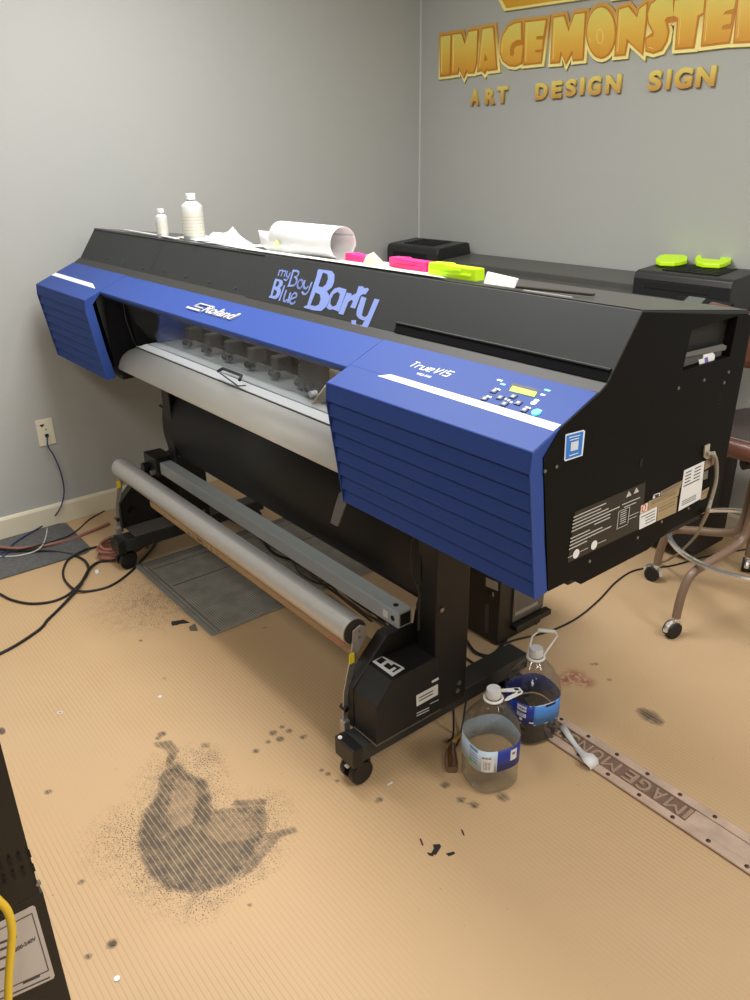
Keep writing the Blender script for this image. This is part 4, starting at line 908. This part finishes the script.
jl(t1, J1, CA+.95, .105, .020, .034, white, .3, s1); jl(t1, J1, CA+.95, .122, .012, .008, ink2, .3, s1)
jl(t2, J2, CA-.42, .124, .028, .018, white, .25, s2); jl(t2, J2, CA-.42, .104, .028, .013, white, .25, s2)
for k in range(2): jl(t2, J2, CA-.43, .107+k*.006, .022, .003, lbv, .25, s2)
jl(t2, J2, CA-.41, .129, .022, .007, ink2, .25, s2)
for k in range(3): jl(t2, J2, CA-1.0, .110+k*.010, .018, .003, lsky, .25, s2)
jl(t2, J2, CA+.75, .137, .034, .008, mat('label_black', (20, 22, 36), .4), .25, s2); jl(t2, J2, CA-.42, .092, .008, .008, white, .25, s2); jl(t2, J2, CA-.02, .088, .012, .004, white, .25, s2)
jl(t2, J2, CA+.5, .146, .090, .003, white, .25, s2); jl(t2, J2, CA+.1, .080, .15, .002, white, .25, s2)
# amber nozzle with yellow tube
p = FZ(451, 776, 0); am = clear('amber_plastic', (170, 120, 70), gloss=.15, rough=.15, body=.6, bodyc=(105, 68, 36))
NZ = thing('hose_nozzle', (p.x, p.y, 0), 'small brown amber nozzle on a yellow tube left of the empty jug', 'nozzle')
q0, q1, q2, q3 = FZ(452, 770, .015), FZ(451, 752, .03), FZ(453, 743, .042), FZ(463, 733, .045)
MB().tube([q0+Vector((0, 0, -.001)), q0.lerp(q1, .4), q1, q2], [.017, .019, .016, .007], 14).build('nozzle_body', am, NZ, smooth=True)
MB().tube([q2, q2+Vector((0, .004, .006)), q3, FZ(473, 724, .040)], .0045, 10).build('yellow_tube', mat('mustard_tube', (190, 150, 50), .4), NZ, smooth=True)
# ================================================================ FLOOR ITEMS
def floorpoly(px, z=.002, th=.004): return [FZ(u, v, 0)+Vector((0, 0, .0005)) for u, v in px]
carpet = mat('charcoal_carpet', (92, 92, 92), .95, noise=.5, nscale=70, bump=.8, bscale=500)
tag(MB().prism([(-3.515, -.2, .001), (-3.135, -.2, .001), (-3.135, .885, .001), (-3.16, .92, .001), (-3.49, .925, .001), (-3.515, .90, .001)], (0, 0, .006)).build('carpet_tile', carpet, bevel=.002), 'charcoal carpet runner lying along the left wall baseboard', 'mat')
# ribbed mat
rm = bpy.data.materials.new('ribbed_grey_mat'); rm.use_nodes = True; nt = rm.node_tree; N = nt.nodes; Lk = nt.links.new; b = N['Principled BSDF']; b.inputs['Roughness'].default_value = .8
tc = N.new('ShaderNodeTexCoord'); sx = N.new('ShaderNodeSeparateXYZ'); Lk(tc.outputs['Object'], sx.inputs[0])
fx_ = math_('ABSOLUTE', math_('SUBTRACT', math_('FRACT', math_('MULTIPLY', sx.outputs['X'], 1/.009)), .5)); fy_ = math_('ABSOLUTE', math_('SUBTRACT', math_('FRACT', math_('MULTIPLY', sx.outputs['Y'], 1/.009)), .5))
pat = math_('MAXIMUM', ramp_(fx_, .28, .42), ramp_(fy_, .28, .42))
Lk(mix_(math_('MULTIPLY', pat, ramp_(noise_(14), .3, .7, .5, 1)), lin((92, 90, 85)), lin((180, 176, 164))), b.inputs['Base Color'])
MT = thing('ribbed_mat', (-2.55, 1.4, 0), 'grey ribbed rubber backed mat lying under the printer', 'mat')
MB().box(-2.875, -2.205, 1.0, 1.95, .0005, .008).build('mat_pile', rm, MT, bevel=.002)
ed = mat('mat_edge', (112, 110, 104), .7)
for q in (0, .016, .032):
    MB().box(-2.875+q, -2.868+q, 1.0+q, 1.95, .008, .011).build('edge_rib', ed, MT, bevel=.001)
    MB().box(-2.875+q, -2.205, 1.0+q, 1.007+q, .008, .011).build('edge_rib', ed, MT, bevel=.001)
MB().box(-2.62, -2.614, 1.05, 1.95, .008, .0105).build('edge_rib', ed, MT); MB().box(-2.80, -2.794, 1.05, 1.95, .008, .0105).build('edge_rib', ed, MT)
# cardboard core under the roll
cb = mat('brown_cardboard', (160, 132, 96), .7, noise=.08, nscale=20)
tb = MB(); cyy, czz = 1.068, .345
tb.cyl((-2.70, cyy, czz), (-1.40, cyy, czz), .034, 32)
CT = tag(tb.build('cardboard_core', cb, smooth=True), 'brown cardboard tube held behind and below the silver roll', 'tube')
dvec = Vector((0, -.75, -.66)); 
MB().tube([Vector((x, cyy, czz))+Vector((0, -.0345, -.0)) for x in (-2.30, -2.27)], .002, 6).build('ink_mark', inkm, CT)
for k in range(7):
    x = -2.38+k*.035; MB().tube([Vector((x, cyy-.033, czz+.008)), Vector((x+random.uniform(.006, .02), cyy-.034, czz-.004)), Vector((x+random.uniform(-.006, .012), cyy-.031, czz-.014))], .0013, 5).build('ink_mark', inkm, CT)
MB().tube([(-1.415, 1.02, .372), (-1.47, 1.005, .375)], .0022, 6).build('red_tape', mat('red_tape', (180, 90, 70), .5), CT)
# floor metal strip
cop = mat('worn_bronze', (205, 180, 162), .4, .3, noise=.35, nscale=18, bump=.3, bscale=120, rvar=.12); copd = mat('dark_bronze', (132, 108, 94), .45, .3, noise=.35, nscale=14, bump=.4, bscale=90)
SB = thing('floor_plate', (-.75, 1.55, 0), 'riveted bronze metal strip set along the floor with raised lettering', 'floor strip')
SX0, SX1 = -1.35, .6
MB().box(SX0, SX1, 1.497, 1.608, .0003, .003).build('strip_base', copd, SB)
for ya, yb in ((1.497, 1.524), (1.580, 1.608)): MB().box(SX0, SX1, ya, yb, .003, .009).build('side_rail', cop, SB, bevel=.0015)
for k in range(16):
    for y, off in ((1.510, .03), (1.594, .0)):
        x = SX0+.04+k*.098+off
        if x < SX1-.02 and x > -1.3: b = MB(); bmesh.ops.create_uvsphere(b.b, u_segments=12, v_segments=6, radius=.0062, matrix=Matrix.Translation((x, y, .009)) @ Matrix.Scale(.5, 4, (0, 0, 1))); b.build('rivet', mat('rivet_dark', (96, 74, 62), .35, .7), SB, smooth=True)
x = FZ(689, 812).x+.01
MB().box(x+.002, SX1, 1.526, 1.578, .003, .0065).build('plain_plate', cop, SB)
for i, ch in enumerate('IMAGEMONSTER'):
    w = .010 if ch == 'I' else (.046 if ch == 'M' else .034)
    if x-w < -1.33: break
    put_text(ch, (x, 1.574, .003), (-1, 0, 0), (0, -1, 0), w, .044, mat('letter_bronze', (184, 158, 138), .4, .4, noise=.2), SB, 'raised_letter', bold=0 if ch in 'MN' else .02, depth=.004, lift=0)
    x -= w+.009+(.012 if ch == 'E' and i == 4 else 0)
# peeled tape
TPM = MB()
TPM.sheet([[FZ(*a, h), FZ(*c, h+.002)] for a, c, h in (((559, 727), (565, 723), .011), ((566, 737), (571, 734), .010), ((574, 747), (578, 745), .013), ((581, 757), (585, 752), .022), ((584, 762), (593, 754), .028), ((588, 766), (598, 759), .020), ((591, 770), (599, 764), .010))])
tag(TPM.build('tape_strip', paper, smooth=True, solid=.001), 'twisted white tape strip lying across the bronze floor strip', 'tape')
# scraps on the floor
def scrap(px, m_, label, nm='scrap', h=.0015, z0=.0006, grp=None, cat='scrap'):
    o = MB().prism([FZ(u, v)+Vector((0, 0, z0)) for u, v in px], (0, 0, h)).build(nm, m_); return tag(o, label, cat, grp)
dk_ = mat('black_scrap', (32, 30, 28), .6); 
scrap([(433, 845), (440, 844.5), (441, 847), (436, 855), (431, 854), (434, 849)], dk_, 'black flake in the middle of the foreground floor, biggest of its cluster', 'black_flake')
scrap([(427, 853), (434, 854), (433, 856.5), (429, 855.5)], dk_, 'small black flake touching the lower left of the biggest flake', 'black_flake')
scrap([(446, 854), (454, 852), (455, 854), (449, 856.5)], dk_, 'pointed black flake right of the biggest flake', 'black_flake')
scrap([(419.5, 839), (421, 839), (423.5, 845.5), (422, 845.5)], dk_, 'thin black sliver left above the biggest flake', 'black_flake')
scrap([(461, 829.5), (463, 831), (464.5, 836), (463, 835)], dk_, 'thin black sliver right above the biggest flake', 'black_flake')
p = FZ(117, 979); tag(MB().cyl((p.x, p.y, .0005), (p.x, p.y, .0025), .0065, 20).build('white_disc', white), 'small round white disc on the floor at the bottom left', 'disc')
p = FZ(60, 713.5); tag(MB().tube([(p.x+.007*math.cos(q*math.pi/8), p.y+.007*math.sin(q*math.pi/8), .002) for q in range(16)], .0016, 6, closed=True).build('white_ring', white), 'tiny white ring on the floor at the left, above the black cabinet', 'ring')
p = FZ(160, 697); tag(MB().cyl((p.x, p.y, .0005), (p.x, p.y, .002), .006, 12).build('white_dot', white), 'small white dot on the floor below the ribbed mat', 'dot')
scrap([(171, 622), (184, 620), (190, 623), (180, 624), (178, 625), (172, 626)], dk_, 'black smudged scrap lying beside the front corner of the ribbed mat', 'black_flake')
scrap([(189, 627), (195, 624), (198, 631), (190, 631)], mat('grey_scrap', (90, 84, 74), .8), 'grey torn scrap at the front corner of the ribbed mat', 'torn_scrap')
scrap([(95, 571), (98, 569.5), (99, 572.5), (96, 575)], white, 'tiny white paper chip beside the looped black cables', 'paper_chip')
scrap([(387, 785), (392, 782), (393, 783), (388, 786)], paper, 'tiny pale paper chip on the floor right of the front caster', 'paper_chip')
scrap([(111, 943), (114, 940.5), (116.5, 942.5), (115, 946), (111, 945.5)], mat('brown_scrap', (96, 74, 56), .8), 'small brown crumb above the white disc', 'crumb')
# ================================================================ CABLES
def cable(px, r, m_, label, z=None, pre=None, post=None, s=5.0, ox=0, oy=470, nm='cable', n=7):
    P = [FZ(ox+a/s, oy+c/s, (z if z is not None else r)+(k[0] if k else 0)) for a, c, *k in px]
    if pre: P = pre+P
    if post: P = P+post
    return tag(MB().tube(spline(P, n), r, 8).build(nm, m_, smooth=True), label, 'cable')
ck = mat('black_cable', (26, 25, 25), .5); cb2 = mat('pink_brown_cable', (150, 100, 88), .5); cw = mat('white_cable', (200, 198, 194), .5); cbl = mat('navy_cable', (40, 52, 105), .45)
cable([(0, 620), (60, 650), (150, 668), (250, 660), (330, 630), (390, 580), (440, 510, .006), (430, 460, .006), (380, 430), (300, 412), (200, 404, .008), (100, 402, .01), (0, 395, .01), (-80, 390)], .0052, ck, 'thick black cable looping from the left edge back over itself on the floor')
cable([(585, 450, .01), (500, 458), (450, 490, .008), (420, 540, .006), (390, 590, .008), (300, 690), (240, 748), (200, 795), (90, 870), (0, 918), (-60, 945)], .0056, ck, 'black cable running from the left rear caster down to the left edge')
cable([(585, 370, .01), (480, 385), (400, 410, .01), (340, 450), (315, 510), (330, 560), (380, 600, .008), (450, 605), (550, 580), (640, 520), (720, 440), (775, 370), (800, 310)], .005, ck, 'black cable making a round loop beside the ribbed mat')
coil = [(0, 385, .01), (60, 392, .01), (150, 387, .01), (250, 372, .008), (350, 348), (440, 312), (500, 288), (545, 268)]
cable(coil, .0075, cb2, 'dusty pink cable running across the carpet runner to the printer stand')
cx_, cy_ = FZ(112, 527).x, FZ(112, 527).y
pp = []
for k in range(56):
    a = k*2*math.pi/14+1; pp.append((-3.035+(.075+.006*math.sin(k*.9))*math.cos(a), 1.015+(.10+.008*math.cos(k*.7))*math.sin(a), .012+.0135*(k/14)))
tag(MB().tube(pp, .0065, 8).build('coiled_cable', cb2, smooth=True), 'dusty pink cable coiled up beside the left foot of the printer', 'cable')
cable([(0, 412, .012), (60, 408, .012), (130, 392, .022), (250, 360, .022), (340, 330, .012), (400, 290), (450, 245), (530, 200), (560, 180)], .003, ck, 'thin black wire running beside the pink cable towards the wall')
cable([(0, 432, .008), (80, 430, .008), (160, 412, .01), (205, 385, .026), (228, 340, .008), (238, 280)], .003, cw, 'thin white wire lying across the carpet runner')
# outlet and network lead
WP = thing('wall_plate', (XW, .92, .45), 'cream wall plate with a network socket on the left wall', 'wall plate')
crm = mat('cream_plate', (226, 221, 198), .4)
MB().box(XW, XW+.006, .883, .957, .388, .510).build('plate', crm, WP, bevel=.002)
MB().box(XW+.006, XW+.014, .913, .927, .428, .442).build('socket', blackgl, WP)
MB().prism([(XW+.006, .897, .487), (XW+.006, .918, .490), (XW+.006, .915, .480), (XW+.006, .905, .477)], (.001, 0, 0)).build('scuff', mat('dark_scuff', (40, 36, 32), .6), WP)
MB().prism([(XW+.006, .917, .465), (XW+.006, .925, .466), (XW+.006, .923, .457)], (.001, 0, 0)).build('scuff', mat('dark_scuff', (40, 36, 32), .6), WP)
q = lambda u, v, dx: FX(u, v, XW+dx)
lead = [Vector((XW+.016, .920, .434)), q(48, 446, .03), q(54, 456, .022), q(61, 473, .018), q(64, 488, .018), q(63, 500, .02), q(58, 512, .03), FZ(50, 520, .02), FZ(42, 526, .014), FZ(30, 533, .014), FZ(20, 539, .014), FZ(11, 546, .014), FZ(4, 556, .014), FZ(0, 552, .014)]
tag(MB().tube(spline(lead, 8), .0032, 8).build('network_cable', cbl, smooth=True), 'blue network cable hanging from the wall plate down to the floor', 'cable')
# cables under the printer, behind the roll
rnd = random.Random(3); us = [((212, 506), (385, 622)), ((232, 515), (372, 618)), ((250, 530), (400, 628)), ((218, 500), (330, 585)), ((240, 508), (380, 606)), ((290, 560), (392, 632)), ((205, 520), (350, 612))]
cols = [ck, mat('brown_lead', (70, 56, 44), .5), ck, mat('taupe_lead', (104, 88, 70), .5), ck, mat('brown_lead', (70, 56, 44), .5), mat('taupe_lead', (104, 88, 70), .5)]
for k, ((a0, b0), (a1, b1)) in enumerate(us):
    P = []
    for i in range(9):
        t_ = i/8; P.append(FZ(a0+(a1-a0)*t_+rnd.uniform(-4, 4), b0+(b1-b0)*t_+rnd.uniform(-4, 4), .014+.006*k*.6))
    tag(MB().tube(spline(P, 6), .0045, 7).build('cable', cols[k], smooth=True), 'one of the dark tangled cables lying behind the silver roll', 'cable', 'tangled cables under the printer')
# others
cable([(760, 547), (730, 552), (700, 558), (670, 566), (636, 570), (616, 582), (600, 599), (580, 616), (560, 627), (540, 634), (515, 640), (500, 646)], .0035, ck, 'black cord snaking over the floor from the stool to the black tower', s=1, ox=0, oy=0)
cable([(440.7, 683, .20), (448, 687, .17), (452.8, 700, .10), (453.5, 720, .04), (453.5, 733, .0), (452, 738), (448, 741)], .003, ck, 'thin black wire dropping from the motor box to the floor', s=1, ox=0, oy=0)
cable([(466, 640), (475, 652), (490, 656), (500, 648), (506, 640)], .006, ck, 'thick black cord curving between the printer post and the black tower', s=1, ox=0, oy=0)
cable([(462, 655), (475, 664), (492, 668), (505, 676)], .0045, ck, 'black cord lying behind the right foot beam', s=1, ox=0, oy=0)
cable([(466, 700, .05), (463, 722, .02), (459, 740), (452, 752)], .003, ck, 'thin black wire hanging beside the empty jug', s=1, ox=0, oy=0)
# ================================================================ BLACK CABINET, lower left
EX, EY = -.70, .088
EQ = thing('equipment_cabinet', (-1.0, -.15, 0), 'black metal equipment cabinet with a grey rating label cut by the lower left edge', 'cabinet')
eqm = mat('cabinet_black', (20, 16, 14), .5, noise=.1)
MB().box(-1.15, EX, -.55, EY-.003, 0.03, 1.2).build('cabinet_body', eqm, EQ)
MB().box(EX-.02, EX+.001, -.55, EY, .03, .835).build('side_panel', eqm, EQ, bevel=.001)
for xx in (-1.1, -.76):
    for yy in (-.5, .04): MB().cyl((xx, yy, 0), (xx, yy, .032), .02, 12).build('cabinet_foot', rubber, EQ)
def eq(px, nm, m_, dx=.0012, th=.0006, par=EQ): return MB().prism([FX(u, v, EX+dx) for u, v in px], (th, 0, 0)).build(nm, m_, par)
el = eq([(-30, 937), (32.5, 905.5), (35, 906.5), (54.5, 975), (53.5, 978), (-20, 1012)], 'rating_label', mat('silver_label', (190, 182, 176), .4, noise=.08, nscale=20))
gk = mat('label_line', (70, 66, 66), .5)
def eln(u0, v0, u1, v1, w=.8): eq([(u0, v0), (u1, v1), (u1, v1+w), (u0, v0+w)], 'label_line', gk, .0020, .0003, el)
eln(-10, 934, 32, 913, .8); eq([(31.5, 913), (32.3, 913), (49, 970), (48.2, 970.5)], 'label_line', gk, .002, .0003, el); eln(-10, 996, 48.5, 970, .8); eln(-10, 1003, 50, 976.5, 1.2)
put_text('200-240V', FX(15, 952, EX+.002), (0, 1, 0), (0, 0, 1), (FX(36.5, 941, EX)-FX(15, 952, EX)).y, .0055, gk, el, 'label_text', bold=.02, depth=.0003, lift=0)
for u0, v0, u1, v1 in ((0, 942, 17, 935.5), (0, 949, 9, 945), (0, 958, 9, 954.5), (0, 969, 7, 966), (23, 982, 40, 974.5)): eln(u0, v0, u1, v1, 2.2)
sl = mat('vent_dark', (5, 5, 5), .8)
for r in range(2):
    for c in range(4):
        u = -2+c*9.5+r*4; v = 862-c*4+r*14 if True else 0
        eq([(u, v), (u+2.6, v-1.2), (u+5.2, v+6.5), (u+2.6, v+8)], 'vent_slot', sl)
for u, v in ((3, 731), (39, 883)):
    p = FX(u-1, v, EX); MB().cyl(p+Vector((-.002, 0, 0)), p+Vector((.002, 0, 0)), .0028, 10).build('screw', screwm, EQ)
yc = [FX(-30, 886, EX+.03), FX(-12, 892, EX+.03), FX(0, 902, EX+.03), FX(8, 912, EX+.03), FX(12, 930, EX+.03), FX(11, 950, EX+.03), FX(9, 975, EX+.03), FX(8, 1010, EX+.03), FX(8, 1060, EX+.03), Vector((EX+.035, .06, .35)), Vector((EX+.035, .03, .06)), Vector((EX+.045, -.05, .0045)), Vector((EX+.06, -.25, .0045))]
tag(MB().tube(spline(yc, 8), .0042, 12).build('yellow_cable', mat('yellow_cable', (228, 192, 50), .45), smooth=True), 'yellow cable hanging in front of the black cabinet label', 'cable')
# ================================================================ SIGN
gm = bpy.data.materials.new('gold_gradient_print'); gm.use_nodes = True; nt = gm.node_tree; N = nt.nodes; Lk = nt.links.new; b = N['Principled BSDF']
b.inputs['Roughness'].default_value = .35
tc = N.new('ShaderNodeTexCoord'); sx = N.new('ShaderNodeSeparateXYZ'); Lk(tc.outputs['Object'], sx.inputs[0])
fz = ramp_(sx.outputs['Z'], 1.955, 2.145)
Lk(mix_(ramp_(fz, .45, 1), mix_(ramp_(fz, 0, .5), lin((214, 152, 48)), lin((226, 188, 76))), lin((222, 216, 112))), b.inputs['Base Color'])
gs = bpy.data.materials.new('gold_gradient_small'); gs.use_nodes = True; nt = gs.node_tree; N = nt.nodes; Lk = nt.links.new; b = N['Principled BSDF']; b.inputs['Roughness'].default_value = .3; b.inputs['Metallic'].default_value = .25
tc = N.new('ShaderNodeTexCoord'); sx = N.new('ShaderNodeSeparateXYZ'); Lk(tc.outputs['Object'], sx.inputs[0])
Lk(mix_(ramp_(sx.outputs['Z'], 1.80, 1.87), lin((204, 150, 74)), lin((236, 214, 112))), b.inputs['Base Color'])
cream = mat('pale_gold_edge', (246, 232, 140), .4); brn = mat('amber_outline', (196, 128, 36), .4); hil = mat('highlight_line', (240, 214, 120), .35)
def A1(a, c): p = FY(420+a/4.167, c/4.167, YW-.02); return (p.x, p.z)
def A2(a, c): p = FY(580+a/4.4118, c/4.4118, YW-.02); return (p.x, p.z)
def S1(a, c): p = FY(435+a/7.5, c/7.5, YW-.02); return (p.x, p.z)
def S2(a, c): p = FY(520+a/7.5, c/7.5, YW-.02); return (p.x, p.z)
def S3(a, c): p = FY(610+a/5.357, c/5.357, YW-.02); return (p.x, p.z)
letters = [
 ('I', S1, [[(40, 275), (112, 265), (106, 556), (38, 564)]]),
 ('M', S1, [[(127, 262), (193, 253), (220, 335), (250, 240), (313, 229), (305, 470), (285, 538), (248, 540), (236, 518), (212, 572), (175, 500), (166, 546), (122, 552)]]),
 ('A', S1, [[(354, 219), (430, 207), (456, 512), (395, 520), (385, 508), (368, 542), (350, 520), (318, 528)], [(375, 402), (394, 452), (362, 462)]]),
 ('G', S1, [[(640, 170), (642, 298), (610, 300), (575, 325), (558, 370), (562, 415), (580, 425), (592, 400), (590, 370), (607, 348), (655, 335), (650, 400), (645, 468), (600, 488), (550, 483), (508, 450), (489, 400), (490, 330), (512, 260), (552, 200), (600, 176)]]),
 ('E', S2, [[(38, 168), (190, 151), (172, 268), (122, 274), (119, 296), (168, 296), (163, 370), (114, 376), (112, 396), (160, 393), (152, 464), (27, 478)]]),
 ('M', S2, [[(250, 135), (325, 123), (362, 238), (408, 108), (483, 98), (465, 438), (398, 446), (390, 380), (342, 468), (305, 382), (290, 460), (230, 465)]]),
 ('O', S2, [[(605+104*math.cos(q*math.pi/12), 241-186*math.sin(q*math.pi/12)) for q in range(24)]]),
 ('N', S3, [[(47, 52), (95, 37), (143, 95), (157, 47), (193, 22), (189, 100), (170, 285), (90, 208), (75, 288), (27, 293)]]),
 ('S', S3, [[(335, -2), (260, -8), (217, 25), (202, 75), (207, 120), (235, 175), (230, 195), (193, 208), (194, 268), (230, 278), (272, 264), (298, 220), (308, 170), (298, 130), (292, 108), (305, 92), (338, 86)]]),
 ('T', S3, [[(347, 3), (505, -17), (498, 68), (468, 83), (443, 248), (352, 256), (365, 95), (337, 83)]]),
 ('E', S3, [[(517, -12), (678, -37), (663, 48), (617, 60), (606, 78), (652, 75), (646, 125), (602, 138), (600, 158), (650, 155), (634, 222), (492, 240)]]),
 ('R', S3, [[(690, -32), (790, -50), (840, -30), (846, 60), (810, 100), (846, 215), (666, 222)]]),
]
gbk = bpy.data.materials.new('gold_edge_print'); gbk.use_nodes = True; nt = gbk.node_tree; N = nt.nodes; Lk = nt.links.new; b = N['Principled BSDF']; b.inputs['Roughness'].default_value = .4
tc = N.new('ShaderNodeTexCoord'); sx = N.new('ShaderNodeSeparateXYZ'); Lk(tc.outputs['Object'], sx.inputs[0])
Lk(mix_(ramp_(sx.outputs['Z'], 1.98, 2.10), lin((246, 234, 150)), lin((206, 160, 78))), b.inputs['Base Color'])
OUT = {8: (S3, [(352, -2), (260, -8), (217, 25), (202, 75), (207, 120), (235, 175), (193, 208), (194, 268), (230, 278), (272, 264), (298, 220), (308, 170), (300, 130), (304, 112), (352, 104)]), 3: (S1, [(640, 170), (655, 335), (650, 400), (645, 468), (600, 488), (550, 483), (508, 450), (489, 400), (490, 330), (512, 260), (552, 200), (600, 176)]), 4: (S2, [(38, 168), (190, 151), (152, 464), (27, 478)]), 10: (S3, [(517, -12), (678, -37), (634, 222), (492, 240)])}
SG = thing('sign_board_lettering', (-2.3, YW, 2.05), 'large gold comic style wall sign reading IMAGE MONSTER', 'sign')
for i, (ch, cv, ps) in enumerate(letters):
    W = [[cv(*p) for p in P] for P in ps]
    O_ = [OUT[i][0](*p) for p in OUT[i][1]] if i in OUT else W[0]
    curve_plate([grow(O_, .019)], 0, gbk, 'letter_backing', SG, YW-.0, .012+i*.0002)
    curve_plate([grow(O_, .0065)], 0, brn, 'letter_outline', SG, YW-.0128-.0003*(i % 2)-.002, .0015)
    f = curve_plate([W[0]]+[grow(h, -.0) for h in W[1:]], 0, gm, 'letter_face', SG, YW-.0168, .0015)
    if ch == 'O':
        q_ = [S2(598+24*math.cos(k*math.pi/10), 275-52*math.sin(k*math.pi/10)) for k in range(20)]
        MB().tube([Vector((a, YW-.0187, c)) for a, c in q_], .002, 6, closed=True).build('highlight_line', hil, f)
    inn = grow(W[0], -.011); nP = len(inn); lo = min(range(nP), key=lambda k: inn[k][0]+inn[k][1]*.3)
    keep = [inn[(lo+k) % nP] for k in ((-1, 0) if inn[lo-1][1] > inn[lo][1]+.03 else (0, 1))]
    MB().tube([Vector((a, YW-.0187, c)) for a, c in keep], .0018, 6).build('highlight_line', hil, f)
E_ = [FY(u, v, YW-.02) for u, v in ((496, -3), (503.5, 11), (592, -2), (592, -60), (470, -60))]
em = curve_plate([[(p.x, p.z) for p in E_]], 0, cream, 'emblem_backing', SG, YW, .016)
E2 = [FY(u, v, YW-.02) for u, v in ((500, -4), (506, 8), (589, -4.5), (589, -58), (476, -58))]
curve_plate([[(p.x, p.z) for p in E2]], 0, mat('amber_gold', (214, 160, 44), .35), 'emblem_face', SG, YW-.017, .002)
E3 = [FY(u, v, YW-.02) for u, v in ((606, -12), (610, 1), (640, -3), (640, -60), (600, -60))]
curve_plate([[(p.x, p.z) for p in E3]], 0, cream, 'emblem_backing', SG, YW, .016)
# small words
def word(spec, s, ox, names):
    for (ch, a, c, v0, v1), nm in zip(spec, names):
        p = FY(ox+a/s, v1/s, YW); q_ = FY(ox+c/s, v1/s, YW); tpz = FY(ox+(a+c)/2/s, v0/s, YW)
        x0, x1 = p.x, q_.x; zb = FY(ox+(a+c)/2/s, v1/s, YW).z
        o = put_text(ch, (x0, YW, zb), (1, 0, 0), (0, 0, 1), x1-x0, tpz.z-zb, gs, None, 'sign_letter', bold=.05 if ch != 'I' else .03, depth=.011, lift=.004)
        tag(o, nm, 'sign letter', 'small gold letters under the big sign')
word([('A', 216, 252, 373, 440), ('R', 278, 318, 370, 436), ('T', 328, 370, 360, 430)], 4.167, 420, ['gold letter A starting the small word ART', 'gold letter R in the middle of the word ART', 'gold letter T ending the small word ART'])
word([('D', 486, 536, 347, 416), ('E', 553, 596, 338, 410), ('S', 612, 655, 330, 402), ('I', 672, 688, 324, 396), ('G', 703, 757, 318, 398)], 4.167, 420, ['gold letter D starting the word DESIGN', 'gold letter E, second letter of the word DESIGN', 'gold letter S, third letter of the word DESIGN', 'gold letter I, fourth letter of the word DESIGN', 'gold letter G, fifth letter of the word DESIGN'])
word([('N', 118, 184, 330, 412), ('S', 305, 362, 312, 402), ('I', 385, 402, 308, 396), ('G', 419, 497, 300, 392), ('N', 515, 598, 294, 384)], 4.4118, 580, ['gold letter N ending the word DESIGN', 'gold letter S starting the small word SIGN', 'gold letter I, second letter of the word SIGN', 'gold letter G, third letter of the word SIGN', 'gold letter N ending the small word SIGN'])
# ================================================================ CAMERA AND LIGHT
cam = bpy.data.cameras.new('camera'); co = bpy.data.objects.new('camera', cam); COL.objects.link(co)
R3 = Matrix((RT, -DN, -fw)).transposed(); co.matrix_world = Matrix.Translation(CAM) @ R3.to_4x4()
cam.sensor_fit = 'HORIZONTAL'; cam.sensor_width = 36; cam.lens = FPX/750*36; cam.clip_start = .02
SC.camera = co
def area(loc, sx_, sy_, power, col=(1, .97, .92)):
    l = bpy.data.lights.new('ceiling_panel', 'AREA'); l.shape = 'RECTANGLE'; l.size = sx_; l.size_y = sy_; l.energy = power; l.color = col
    o = bpy.data.objects.new('ceiling_panel', l); COL.objects.link(o); o.location = loc
    return o
W_ = (1, .988, .965)
area((-2.0, 1.2, 2.73), 1.3, .7, 60, W_); area((.3, .9, 2.73), 1.2, .6, 27, W_); area((1.1, 2.0, 2.73), 1.2, .6, 42, W_); area((-1.7, -.8, 2.73), 1.2, .6, 27, W_); area((1.5, -1.0, 2.73), 1.2, .6, 22, W_)
l = bpy.data.lights.new('throat_fill_light', 'AREA'); l.shape = 'RECTANGLE'; l.size = 1.4; l.size_y = .012; l.energy = 1.6; l.color = (1, .99, .96)  # added fill light that brightens the printer throat, not a known lamp
o = bpy.data.objects.new('throat_fill_light', l); COL.objects.link(o); o.location = (-2.11, 1.20, 1.147)
w = bpy.data.worlds.new('world'); SC.world = w; w.use_nodes = True; w.node_tree.nodes['Background'].inputs[0].default_value = (.9, .93, 1, 1); w.node_tree.nodes['Background'].inputs[1].default_value = .05
SC.view_settings.view_transform = 'Standard'; SC.view_settings.look = 'None'; SC.view_settings.gamma = 1; SC.view_settings.exposure = .08
SC.view_settings.use_curve_mapping = False
